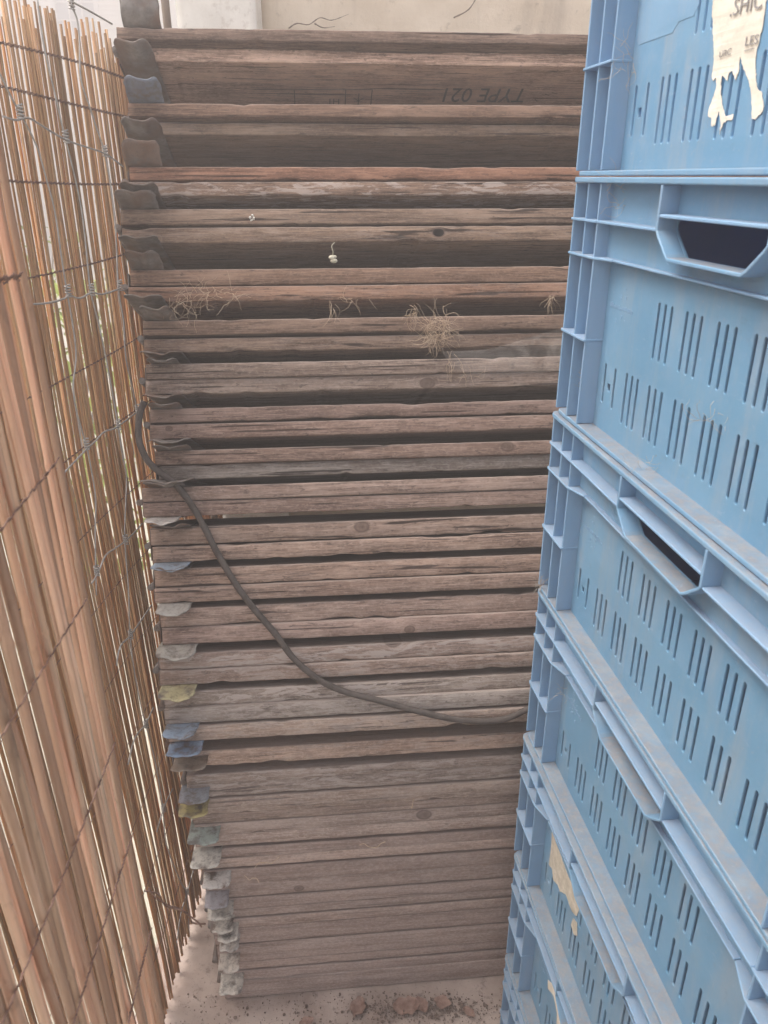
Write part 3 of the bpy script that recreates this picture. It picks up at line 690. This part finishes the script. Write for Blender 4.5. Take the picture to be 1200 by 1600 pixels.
for ci, (O, tilt, A, B, tabs) in enumerate(COLLARS):
    rot = ROT0 @ Matrix.Rotation(R(-tilt), 3, 'X')
    ROW_SHADE = (.74, .70, .72, .74, .78, .80, .88, .92)[ci] if ci < 8 else min(1.3, 1.0 + .035 * (ci - 8))  # upper rows: darker brown wood plus weaker light put into the tint; lower lighter
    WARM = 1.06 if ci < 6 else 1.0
    TI = [(a_ * ROW_SHADE * WARM * (.975 if ci > 8 else 1), b_ * ROW_SHADE * (1.02 if ci > 8 else 1), c_ * ROW_SHADE * (2 - WARM if WARM > 1 else (1.0 if ci < 9 else 1.04)), d_) for a_, b_, c_, d_ in TINT[ci]]
    DC = max(0.0, min(.75, (ci - 10) * .055)) + (.12 if ci > 18 else 0)
    t = thing('pallet_collar', LBL[ci], 'pallet collar', O, rot, 'folded pallet collars in the leaning stack')
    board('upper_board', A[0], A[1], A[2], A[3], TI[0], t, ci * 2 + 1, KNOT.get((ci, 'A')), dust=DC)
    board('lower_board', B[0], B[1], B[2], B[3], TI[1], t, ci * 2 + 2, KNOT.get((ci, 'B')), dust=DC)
    for k, (sd, u0, u1, reach, fl, v0, w_) in enumerate(tabs):
        tb = tab(sd, u0, u1, reach, fl, v0, w_, t, TABCOL.get((ci, sd), (.16, .14, .13, .2)), ci * 5 + k)
        if (ci, sd) in TABCOL and TABCOL[(ci, sd)][2] > TABCOL[(ci, sd)][0] * 1.4: tb['label'] = 'hinge tab with worn blue paint'
        if (ci, sd) in ((17, 'A'), (13, 'B')): tb['label'] = 'hinge tab with worn yellow paint'
    # hinge: end strap and rolled knuckle at the left end
    bm = bmesh.new(); zlo, zhi = B[2] + .002, A[3] - .002; uL = min(A[0], B[0]) - .0035
    box(bm, uL, uL + .0018, .012, DEP - .02, zlo, zhi)
    obj('end_strap', bm, METAL, t).color = (.2, .18, .17, .1)
    bm = bmesh.new(); zc = (B[3] + A[2]) / 2
    tube(bm, [(uL - .003, .004, zc), (uL - .003, .05, zc), (uL - .003, DEP - .03, zc)], [.0052, .0052, .0052], 12)
    tube(bm, [(uL - .003, .0025, zc), (uL - .003, .0045, zc)], [.0026, .0026], 8)
    obj('hinge_knuckle', bm, METAL, t).color = (.25, .22, .20, .2)
    if ci == 0:
        rot180 = Matrix(((-1, 0, 0), (0, 1, 0), (0, 0, -1)))
        me = text_mesh('TYPE 021', .02, 'stamp'); fit_text(me, .1436, .044)
        mw = Matrix.Translation((.669, .0663, -.00035)) @ rot180.to_4x4()
        link_mesh('stamped_lettering', me, INK, t, mw)
        bm = bmesh.new(); zt = -.00035
        def bar(u0, v0, u1, v1, th=.0016):
            d = Vector((u1 - u0, v1 - v0, 0)).normalized(); nn = Vector((-d.y, d.x, 0)) * th / 2
            bm.faces.new([bm.verts.new(Vector((a_, b_, zt)) + s_) for a_, b_, s_ in ((u0, v0, nn), (u1, v1, nn), (u1, v1, -nn), (u0, v0, -nn))])
        bar(0.2686, 0.07564, 0.4001, 0.07345); bar(0.2686, 0.07564, 0.268, 0.1228); bar(0.3554, 0.07455, 0.3557, 0.1228); bar(0.4001, 0.07345, 0.4007, 0.1228)
        # HT mark, upside down like the lettering, and the small branching sign beside it
        bar(0.3442, 0.1031, 0.3442, 0.1206); bar(0.3355, 0.1031, 0.3355, 0.1206); bar(0.3355, 0.1107, 0.3442, 0.1107); bar(0.3289, 0.1031, 0.3289, 0.1206); bar(0.3245, 0.1206, 0.3333, 0.1206)
        bar(0.3782, 0.08551, 0.3782, 0.1206); bar(0.3695, 0.09867, 0.3782, 0.1096); bar(0.387, 0.09867, 0.3782, 0.1096); bar(0.3705, 0.1118, 0.3859, 0.1118)
        bar(0.7016, 0.08222, 0.7104, 0.08661); bar(0.7126, 0.07784, 0.7236, 0.08113); bar(0.6885, 0.09867, 0.6951, 0.1063)
        obj('stamped_frame', bm, INK, t)

# ================================================================ black hose
CABLE = [(-0.3745, 1.1704, 1.0277), (-0.3817, 1.1637, 1.011), (-0.3851, 1.1542, 0.9858), (-0.3826, 1.1465, 0.9642), (-0.3713, 1.1388, 0.9403), (-0.353, 1.134, 0.9228), (-0.3286, 1.1293, 0.9041), (-0.3044, 1.1197, 0.8719), (-0.285, 1.109, 0.8377), (-0.2655, 1.0964, 0.7986), (-0.236, 1.0809, 0.749), (-0.206, 1.0689, 0.7088), (-0.1758, 1.0586, 0.6731), (-0.1454, 1.0463, 0.6322), (-0.1043, 1.0373, 0.5974), (-0.0628, 1.0336, 0.5773), (-0.0105, 1.0325, 0.5615), (0.0422, 1.0311, 0.5446), (0.1061, 1.0303, 0.5269), (0.1598, 1.0321, 0.5189), (0.203, 1.0366, 0.5205), (0.2354, 1.0437, 0.5321), (0.2678, 1.0516, 0.5457)]
bm = bmesh.new(); pts = smooth_path(CABLE, 6)
tube(bm, pts, [.0052 + .0004 * mnoise.noise((i * .3, 0, 0)) for i in range(len(pts))], 12)
tag(obj('rubber_hose', bm, RUBBER), 'dusty black rubber hose draped diagonally across the wooden stack', 'hose')

# ================================================================ stacked plastic crates
L_, W_, H_ = .6, .4, .27
REC, UP = .020, .014         # recess of the slotted panel, recess of the upper band
def slot(x, z0, z1, wd=.0043, n=4):
    r = wd / 2; out = []
    for k in range(n + 1):
        a = math.pi + math.pi * k / n; out.append((x + r * math.cos(a), z0 + r + r * math.sin(a)))
    for k in range(n + 1):
        a = math.pi * k / n; out.append((x + r * math.cos(a), z1 - r + r * math.sin(a)))
    return out
def strip(bm, path, th, y0, y1):
    """flat bar following an open (x, z) path, standing out from y0 to y1"""
    n = len(path); P = [Vector((p[0], p[1])) for p in path]; A = []; B = []
    for i in range(n):
        d = (P[min(i + 1, n - 1)] - P[max(i - 1, 0)]).normalized(); nn = Vector((-d.y, d.x)) * th / 2
        A.append(P[i] + nn); B.append(P[i] - nn)
    prism(bm, [tuple(p) for p in A] + [tuple(p) for p in B[::-1]], 'y', y0, y1)

SLOTS = []
for k in range(5):
    for j in (-1, 0, 1): SLOTS.append(slot(.204 + .0526 * k + .0125 * j, .107, .161))
for k in range(7):
    for j in (-1, 0, 1): SLOTS.append(slot(.1555 + .0521 * k + .0128 * j, .027, .082))
SLOTS += [slot(.0885, .035, .080), slot(.1145, .035, .080), [(.098, .052), (.105, .052), (.105, .060), (.098, .060)]]
HANDLE = [(.2135, .2365), (.3765, .2365), (.3765, .2265), (.3515, .2055), (.2385, .2055), (.2135, .2265)]

def to_xz(me, y):
    for v in me.vertices:
        x, z, d = v.co.x, v.co.y, v.co.z
        v.co = (x, y - d, z)
    me.flip_normals() if False else None

def make_crate():
    t = thing('plastic_crate', 'blue crate', 'crate')
    # shell: slotted panel, upper band with the hand hole, plain other walls and a floor
    me = curve_mesh([[(.0225, .004), (L_ - .0225, .004), (L_ - .0225, .1915), (.0225, .1915)]] + SLOTS, .0032, 'side_panel', .0006); to_xz(me, REC + .0016)
    o = link_mesh('slotted_panel', me, BLUEWALL, t)
    me = curve_mesh([[(.0225, .1895), (L_ - .0225, .1895), (L_ - .0225, .266), (.0225, .266)], HANDLE], .003, 'upper_band', .0005); to_xz(me, UP + .0015)
    link_mesh('upper_band', me, BLUEWALL, t)
    for nm, q in (('end_wall', (.020, .0226, REC + .004, W_ - .02, .004, .266)), ('end_wall', (L_ - .0226, L_ - .020, REC + .004, W_ - .02, .004, .266)),
                  ('rear_wall', (.0227, L_ - .0227, W_ - .0226, W_ - .02, .004, .266)), ('crate_floor', (.0227, L_ - .0227, REC + .0045, W_ - .023, .0065, .0095))):
        bm = bmesh.new(); box(bm, *q); obj(nm, bm, BLUEWALL, t)
    # ribs: corner posts of three upright ribs each, corner shelves, long ledges
    for x in (.0, .036, .069, L_ - .0716, L_ - .0386, L_ - .0026):
        bm = bmesh.new(); box(bm, x, x + .0026, 0, .0222, .0058, .2635); bevel(bm, .0006, 1); obj('upright_rib', bm, BLUE, t)
    for y in (.036, .069, W_ - .0716, W_ - .0386, W_ - .0026):
        for q in ((0, .0222), (L_ - .0222, L_)):
            bm = bmesh.new(); box(bm, *q, y, y + .0026, .0058, .2635); bevel(bm, .0006, 1); obj('upright_rib', bm, BLUE, t)
    def corner(z, th, xe, taper):
        for mx in (0, 1):
            for my in (0, 1):
                q = [(-.003, .004), (-.0015, -.0015), (.004, -.003), (xe, -.0022), (xe + (.03 if taper else .001), UP - .006 if taper else -.0022), (xe + (.03 if taper else .001), .0225), (.0225, .0225), (.0225, .075), (-.0022, .074)]
                q = [((L_ - x) if mx else x, (W_ - y) if my else y) for x, y in q]
                bm = bmesh.new(); prism(bm, q, 'z', z, z + th); bevel(bm, .0007, 1); obj('corner_shelf', bm, BLUE, t)
    corner(.2252, .0026, .0715, False); corner(.1885, .0028, .0715, True); corner(.1010, .0026, .0715, False)
    for a_, b_ in ((.0728, .2105), (.3795, L_ - .0728)): 
        bm = bmesh.new(); box(bm, a_, b_, -.002, UP + .001, .2252, .2278); bevel(bm, .0006, 1); obj('ledge', bm, BLUE, t)      # long shelf up to the handle
    bm = bmesh.new(); box(bm, .1026, L_ - .1026, UP - .006, REC + .001, .1887, .1911)
    bevel(bm, .0006, 1); obj('ledge', bm, BLUE, t)
    # handle surround
    bm = bmesh.new()
    strip(bm, [(.212, .2635), (.212, .2265), (.2165, .2215), (.2335, .2070), (.2385, .2040), (.3515, .2040), (.3565, .2070), (.3735, .2215), (.378, .2265), (.378, .2635)], .0032, -.0035, UP + .001)
    box(bm, .2138, .3762, -.003, UP + .001, .2368, .2398)
    bevel(bm, .0007, 1); obj('handle_surround', bm, BLUE, t)
    # rims
    def ring(bm, e, z0, z1, inner, soft):
        x0, x1, y0, y1 = -e, L_ + e, -e, W_ + e; c = .010
        def oct_(x0, x1, y0, y1, c):
            return [(x0, y0 + c), (x0 + c * .3, y0 + c * .3), (x0 + c, y0), (x1 - c, y0), (x1 - c * .3, y0 + c * .3), (x1, y0 + c), (x1, y1 - c), (x1 - c * .3, y1 - c * .3), (x1 - c, y1), (x0 + c, y1), (x0 + c * .3, y1 - c * .3), (x0, y1 - c)]
        Ao = oct_(x0, x1, y0, y1, c); Ai = oct_(inner, L_ - inner, inner, W_ - inner, .004); n = len(Ao)
        V = [[bm.verts.new((p[0], p[1], z)) for p in q] for q, z in ((Ao, z0), (Ao, z1), (Ai, z1), (Ai, z0))]
        for a in range(4):
            for i in range(n):
                bm.faces.new((V[a][i], V[a][(i + 1) % n], V[(a + 1) % 4][(i + 1) % n], V[(a + 1) % 4][i]))
    bm = bmesh.new(); ring(bm, .0038, .2638, .2696, UP + .0045, 0); bevel(bm, .0013, 2); obj('top_rim', bm, BLUE, t)
    bm = bmesh.new(); ring(bm, -.0005, .0006, .0056, REC + .004, 0); bevel(bm, .0011, 2); obj('bottom_rim', bm, BLUE, t)
    return t

def copy_tree(o, parent=None):
    c = o.copy(); COL.objects.link(c); c.parent = parent
    for ch in o.children: copy_tree(ch, c)
    return c

CRATE_LBL = ['lowest blue plastic crate, standing on the concrete floor at the foot of the stack',
 'blue plastic crate with a curled torn paper strip, second from the floor',
 'blue plastic crate with a ragged beige paper scrap over its slots, third from the floor',
 'blue plastic crate directly above the one with the ragged paper scrap',
 'blue plastic crate at mid height, its narrow hand hole seen steeply from above',
 'blue plastic crate with its open hand hole at eye level, under the top crate',
 'topmost blue plastic crate, with a torn white paper label hanging over its slots']
JIT = [(.004, .0012, .3), (.0030, .0010, .2), (.0010, -.0012, -.2), (.0, .0012, .15), (-.0018, .0, -.1), (.0004, .0006, .08), (-.0006, -.0008, .1)]
CZ = [-.13, .105, .345, .585, .833, 1.083, 1.35]; CH = [.235, .24, .24, .248, .25, .267, .27]
c0 = make_crate(); CRATES = []
for k in range(7):
    c = c0 if k == 0 else copy_tree(c0)
    ang = math.atan2(-.991, .132) + R(JIT[k][2]) ; ex = Vector((math.cos(ang), math.sin(ang), 0)); ey = Vector((-ex.y, ex.x, 0))
    c.location = Vector((.2115, .923, CZ[k])) + ex * JIT[k][0] + ey * JIT[k][1]
    c.rotation_euler = (0, 0, ang); c.scale = (1, 1, CH[k] / H_)
    tag(c, CRATE_LBL[k], 'crate', 'blue plastic crates in one tall stack'); CRATES.append(c)

# raised smooth field on the top crate, moulded emblem on the others
bm = bmesh.new()
prism(bm, [(.078, .1885), (.078, .118), (.083, .114), (.150, .114), (.160, .121), (.185, .121), (.191, .128), (.191, .1885)], 'y', REC - .0004, REC + .0004)
bevel(bm, .0005, 2); obj('raised_field', bm, BLUEWALL, CRATES[6])
def emblem(parent, seed):
    r_ = random.Random(seed); bm = bmesh.new()
    for i in range(16):                                   # a worn line of relief marks
        x = .082 + .0036 * i; z = .141 + r_.uniform(-.0006, .0006)
        box(bm, x, x + r_.uniform(.0010, .0022), REC - .0005, REC + .0003, z, z + r_.uniform(.0025, .005))
    for i in range(22):
        a = r_.uniform(0, 6.28); q = r_.uniform(.3, 1)
        x = .110 + .013 * q * math.cos(a); z = .141 + .024 * q * math.sin(a)
        if abs(z - .143) < .006: continue
        s = r_.uniform(.0008, .0022); box(bm, x, x + s, REC - .00045, REC + .0003, z, z + s * r_.uniform(.6, 1.8))
    obj('moulded_emblem', bm, BLUE, parent)
for k in (1, 2, 3, 4, 5): emblem(CRATES[k], k)

PAPER_TOP = [(0.2128, 0.1307), (0.2163, 0.1178), (0.2207, 0.1064), (0.2271, 0.093), (0.2298, 0.0831), (0.2307, 0.0721), (0.2329, 0.0694), (0.2369, 0.0714), (0.2399, 0.0663), (0.2385, 0.0585), (0.2337, 0.0508), (0.2335, 0.0451), (0.2399, 0.0422), (0.2409, 0.0371), (0.2463, 0.0369), (0.2471, 0.0405), (0.2495, 0.0472), (0.2551, 0.0382), (0.2558, 0.0302), (0.257, 0.0344), (0.2595, 0.0386), (0.2714, 0.0403), (0.2717, 0.0433), (0.2608, 0.0422), (0.2548, 0.0486), (0.2493, 0.0576), (0.246, 0.0657), (0.2459, 0.0717), (0.255, 0.0672), (0.2558, 0.0724), (0.2603, 0.0737), (0.2663, 0.0667), (0.269, 0.0727), (0.2675, 0.0826), (0.2744, 0.0744), (0.2826, 0.0673), (0.2908, 0.0563), (0.2952, 0.0469), (0.2974, 0.0387), (0.3016, 0.0379), (0.3044, 0.0394), (0.31, 0.0425), (0.3104, 0.0458), (0.3053, 0.0545), (0.2979, 0.0585), (0.2943, 0.0644), (0.2906, 0.0737), (0.289, 0.0816), (0.2903, 0.0907), (0.2914, 0.1002), (0.2908, 0.1082), (0.29, 0.1167)]
P5 = [(0.0956, 0.1643), (0.1122, 0.1548), (0.1312, 0.1537), (0.1548, 0.1495), (0.1725, 0.1485), (0.1968, 0.1522), (0.2111, 0.1436), (0.2055, 0.117), (0.1913, 0.1069), (0.1645, 0.1093), (0.1464, 0.0902), (0.1366, 0.0922), (0.1201, 0.0809), (0.1118, 0.0954), (0.0985, 0.0888), (0.0998, 0.1254)]
P5b = [(0.1971, 0.1005), (0.2094, 0.1082), (0.2147, 0.0869), (0.2052, 0.078), (0.1934, 0.0807)]
P6 = [(0.135, 0.1359), (0.1604, 0.1594), (0.1734, 0.1468), (0.1931, 0.1461), (0.2131, 0.1414), (0.2243, 0.1333), (0.1873, 0.0671), (0.1791, 0.1225), (0.1606, 0.1372), (0.1389, 0.1191)]
def ragged(pts, seed):
    r_ = random.Random(seed); out = []
    for a, b in zip(pts, pts[1:] + pts[:1]):
        n = max(1, int(math.hypot(b[0] - a[0], b[1] - a[1]) / .0016))
        for k in range(n):
            t = k / n; q = .0 if k == 0 else .0006
            out.append((a[0] + (b[0] - a[0]) * t + r_.uniform(-q, q), a[1] + (b[1] - a[1]) * t + r_.uniform(-q, q)))
    return out
def paper(parent, outline, label, y=REC - .0006, mat=None):
    me = curve_mesh([ragged(outline, len(outline))], .0004, 'paper', 0)
    for v in me.vertices:
        x, z, d = v.co.x, v.co.y, v.co.z
        v.co = (x, y - d - .0005 * abs(mnoise.noise((x * 160, z * 160, 0))), z)
    o = link_mesh('torn_paper', me, mat or PAPER, parent); o['label'] = label; return o
paper(CRATES[6], PAPER_TOP, 'torn white paper label with faded print')
paper(CRATES[2], P5, 'ragged beige paper scrap', mat=SCRAP); paper(CRATES[2], P5b, 'small beige paper scrap', mat=SCRAP); paper(CRATES[1], P6, 'torn pale paper strip')
def crate_text(parent, s, x, z, w_, h_, slope):
    me = text_mesh(s, .02, 'print'); fit_text(me, w_, h_)
    for v in me.vertices:
        a, b, d = v.co; v.co = (x + a, REC - .0017 - d, z + b + a * slope)
    link_mesh('faded_lettering', me, PRINT, parent)
crate_text(CRATES[6], 'LES', .2735, .0878, .0165, .0062, -.04)
crate_text(CRATES[6], 'URC', .2385, .0845, .017, .0045, .02)
crate_text(CRATES[6], '.SHIC', .2455, .1105, .042, .0115, -.03)
bm = bmesh.new(); box(bm, .2735, .2865, REC - .0018, REC - .0016, .0845, .0851); obj('printed_rule', bm, PRINT, CRATES[6])

# ================================================================ small debris
def strands(name, label, cat, centre, n, size, rad=.00035, drop=.0, spread=(1, .35, 1), mat=None, curl=1.0, group=None, seed=0):
    r_ = random.Random(seed); bm = bmesh.new(); c = Vector(centre)
    for i in range(n):
        p = Vector((r_.uniform(-1, 1) * spread[0], r_.uniform(-1, 1) * spread[1], r_.uniform(-1, 1) * spread[2])) * size * .45
        d = Vector((r_.uniform(-1, 1), r_.uniform(-.3, .3), r_.uniform(-1, 1) - drop)).normalized(); pts = [p.copy()]
        for k in range(6):
            d = (d + Vector((r_.uniform(-1, 1), r_.uniform(-.4, .4), r_.uniform(-1, 1) - drop * .3)) * .55 * curl).normalized()
            p = p + d * size * r_.uniform(.08, .2)
            p.y = max(-.03, min(.006, p.y)); pts.append(p.copy())
        tube(bm, smooth_path(pts, 3), [rad * (1 - .6 * j / (3 * 6)) for j in range(3 * 6 + 1)], 4)
    o = obj(name, bm, mat or STRAW); o.location = c
    return tag(o, label, cat, group)
strands('straw_nest', 'tangled nest of dry straw stuck to the sixth collar', 'nest', (0.0861, 1.2433, 1.1264), 95, .042, .00045, .3, seed=3)
G_ = 'dry strands caught on the stack'
for nm, lb, ctr, n, sz, dr, sp, sd in (
  ('dry_roots', 'clump of dry curled roots over the hinge tab of the fifth collar', (-0.3135, 1.2224, 1.1647), 18, .040, .5, (1.2, .4, .8), 11),
  ('dry_roots', 'spreading row of dry rootlets along the fifth collar, right of the clump', (-0.2686, 1.2322, 1.1812), 34, .035, .1, (2.6, .3, .7), 12),
  ('dry_roots', 'small dangling tuft of roots in the middle of the fifth collar', (-0.0812, 1.2432, 1.1603), 9, .028, 1.2, (.4, .3, .8), 13),
  ('dry_roots', 'dry root curving sideways from the middle of the fifth collar', (-0.0415, 1.2487, 1.1702), 7, .034, .0, (1.2, .3, .5), 14),
  ('dry_roots', 'dangling root tuft just left of the straw nest', (0.0462, 1.2509, 1.1527), 16, .035, 1.0, (.4, .3, .9), 15),
  ('dry_roots', 'tuft of pale fibres near the crates, level with the fifth collar', (0.2703, 1.2761, 1.1658), 14, .026, .9, (.4, .3, .7), 16),
  ('dry_straw', 'thin straw strand hanging from the nest beside the cobweb', (0.1074, 1.2257, 1.0814), 7, .050, 1.1, (.3, .2, .6), 17),
  ('dry_straw', 'wisp of straw lying on the edge under the cobweb', (0.1447, 1.2202, 1.0551), 10, .024, 0, (1.6, .3, .2), 18)):
    strands(nm, lb, 'straw', ctr, n, sz, .00042, dr, sp, group=G_, seed=sd)

r_ = random.Random(21)
for i, (x, y, z, ln, an, lb) in enumerate((
  (-.205, .985, .250, .050, .5, 'curled reddish straw lying on the tabs beside the yellow one'), (-.02, .985, .290, .045, .15, 'bent straw on the flaking boards in the lower half of the stack'),
  (.048, .992, .375, .018, 1.3, 'short white straw end on the pale bare wood board'), (-.235, .990, .205, .030, -.6, 'thin loop of straw on the boards below the yellow tab'))):
    bm = bmesh.new(); pts = [(ln * (k / 6 - .5) * math.cos(an), -.002 * k % .004, ln * (k / 6 - .5) * math.sin(an) + .006 * math.sin(k * 1.1 + i)) for k in range(7)]
    tube(bm, smooth_path(pts, 4), .0007, 5)
    o = tag(obj('loose_straw', bm, STRAW), lb, 'straw', G_); o.location = (x, y, z)
# cocoon and fleck
bm = bmesh.new()
for dx, dz, r in ((-.001, .003, .0042), (.002, -.002, .0046), (.003, .004, .003)):
    bmesh.ops.create_uvsphere(bm, u_segments=12, v_segments=8, radius=r, matrix=Matrix.Translation((dx, 0, dz)) @ Matrix.Diagonal((1.25, .8, .85, 1)))
tube(bm, smooth_path([(0, .001, .004), (.001, 0, .012), (-.001, .002, .02), (.004, .004, .025)], 4), .0006, 5)
o = tag(obj('cocoon', bm, COCOON, smooth=True), 'pale cocoon hanging in the gap below the fourth collar', 'cocoon'); o.location = (-0.081, 1.2684, 1.2301)
bm = bmesh.new()
for i in range(9):
    bmesh.ops.create_icosphere(bm, subdivisions=1, radius=rnd.uniform(.001, .0022), matrix=Matrix.Translation((rnd.uniform(-.003, .003), rnd.uniform(-.0005, .001), rnd.uniform(-.0045, .0045))))
o = tag(obj('web_fluff', bm, mat_simple('white_fluff', [(.6, .58, .53), (.72, .69, .63)], nscale=100, rough=.95), smooth=True), 'white fleck of spider fluff on the fourth collar', 'fluff'); o.location = (-0.2071, 1.2887, 1.2901)
# cobweb sheet between nest and crates
bm = bmesh.new(); TOP = [Vector(p) for p in ((0.0932, 1.2366, 1.0924), (0.1644, 1.2366, 1.0957), (0.2302, 1.2366, 1.1132), (0.2796, 1.184, 1.1417))]
BOT = [Vector(p) for p in ((0.1239, 1.2213, 1.0551), (0.1699, 1.2169, 1.0518), (0.2247, 1.2059, 1.0628), (0.2741, 1.1182, 1.0891))]
T2 = smooth_path(TOP, 8); B2 = smooth_path(BOT, 8); G = []
for a, b in zip(T2, B2):
    G.append([bm.verts.new(a.lerp(b, k / 8) + Vector((0, -.012 * math.sin(math.pi * k / 8), -.004 * math.sin(math.pi * k / 8)))) for k in range(9)])
for i in range(len(G) - 1):
    for k in range(8): bm.faces.new((G[i][k], G[i + 1][k], G[i + 1][k + 1], G[i][k + 1])).smooth = True
tag(obj('cobweb', bm, WEB), 'dusty grey cobweb sheet stretched from the straw nest to the crates', 'cobweb')
# cobweb tufts and chaff caught in the crates' ribs
FUZZ = mat_simple('grey_fuzz', [(.42, .36, .31), (.56, .50, .44)], nscale=80, rough=.95)
def on_crate(k, s, z, y):
    return CRATES[k].matrix_world if False else (CRATES[k].location + Vector((math.cos(CRATES[k].rotation_euler.z) * s - math.sin(CRATES[k].rotation_euler.z) * y, math.sin(CRATES[k].rotation_euler.z) * s + math.cos(CRATES[k].rotation_euler.z) * y, z)))
for i, (k, s, z, y, n, sz, lb) in enumerate((
  (6, .082, .105, .012, 14, .030, 'grey cobweb tuft in the corner rib of the topmost crate'),
  (5, .10, .248, .008, 16, .030, 'cobweb tuft with chaff under the rim of the eye level crate'),
  (5, .06, .055, .012, 12, .030, 'cobweb tuft low in the corner ribs of the eye level crate'),
  (5, .225, .010, .012, 14, .026, 'clump of chaff on the bottom ledge of the eye level crate'),
  (5, .32, .09, .016, 10, .030, 'fine web with chaff across the slots of the eye level crate'),
  (4, .012, .012, -.002, 26, .016, 'fluffy grey cobweb ball on the outer corner of the mid height crate'),
  (3, .085, .135, .017, 8, .020, 'small web smear beside the emblem of the crate above the ragged paper scrap'))):
    strands('cobweb_tuft', lb, 'cobweb', on_crate(k, s, z, y), n, sz, .00022, .1, (1, .25, 1), FUZZ, 1.2, 'cobweb tufts on the crates', 40 + i)
# leaves and dirt on the floor
def leaf(x, y, s, rz, label, curl=.35):
    bm = bmesh.new(); G = []
    for i in range(9):
        a = i / 8; wd = s * .36 * math.sin(math.pi * min(1, a * .92 + .06)) ** .8 * (1 + .5 * mnoise.noise((a * 7, x * 50, y * 50))); row = []
        for j in range(5):
            b = j / 4 * 2 - 1
            row.append(bm.verts.new(((a - .5) * s, b * wd, .003 + s * curl * .45 * (b * b * .5 + (a - .5) ** 2 * .8) + s * .09 * mnoise.noise((a * 6 + x * 40, b * 3, y * 30)))))
        G.append(row)
    for i in range(8):
        for j in range(4): bm.faces.new((G[i][j], G[i + 1][j], G[i + 1][j + 1], G[i][j + 1])).smooth = True
    o = obj('dead_leaf', bm, DEADLEAF); o.location = (x * 1.0963, y * 1.0963, FLOOR); o.rotation_euler = (0, 0, rz)
    return tag(o, label, 'leaf', 'dead leaves on the floor')
leaf(-.046, .893, .040, 1.2, 'curled pale brown leaf against the stack foot, left of the large leaf', .8)
leaf(.040, .896, .052, .15, 'large reddish brown dead leaf in front of the bottom collar', .3)
leaf(.066, .898, .034, 2.1, 'crumpled brown leaf lying half on the large dead leaf', .5)
leaf(.104, .902, .034, -.3, 'crumpled brown leaf on the right of the large dead leaf', .5)
leaf(.150, .886, .026, -.8, 'dark leaf scrap on bare concrete nearest the crates', .2)
leaf(-.135, .868, .030, .5, 'small brown leaf scrap in front of the stack at left', .2)
r_ = random.Random(5); bm = bmesh.new()
for i in range(1500):
    x = r_.uniform(-.36, .24); y = r_.uniform(.80, .925)
    if i % 2: x = r_.gauss(.07, .07); y = r_.gauss(.893, .012)
    s = r_.uniform(.0004, .0018) * (1 if r_.random() < .93 else 2)
    bmesh.ops.create_icosphere(bm, subdivisions=1, radius=s, matrix=Matrix.Translation((x * 1.0963, y * 1.0963, FLOOR + s * .3)) @ Matrix.Diagonal((r_.uniform(.7, 1.6), r_.uniform(.7, 1.6), .7, 1)))
tag(obj('dirt_crumbs', bm, mat_simple('dark_crumbs', [(.10, .07, .055), (.22, .16, .13)], nscale=200, rough=.95)), 'dark soil crumbs scattered over the dusty concrete floor', 'dirt', kind='stuff')

# thin pinkish volume added to lift the blacks, standing in for lens veil
def haze_box():
    m = bpy.data.materials.new('lens_veil_volume'); m.use_nodes = True; t = m.node_tree
    t.nodes.remove(t.nodes['Principled BSDF'])
    v = t.nodes.new('ShaderNodeVolumePrincipled'); v.inputs['Density'].default_value = HAZE
    v.inputs['Color'].default_value = (.95, .86, .82, 1); v.inputs['Anisotropy'].default_value = 0.2
    t.links.new(v.outputs[0], t.nodes['Material Output'].inputs['Volume'])
    bm = bmesh.new(); box(bm, -14, 7, -6, 24, -1.0, 7.2)
    tag(obj('haze', bm, m), kind='stuff')
HAZE = 0.1
haze_box()
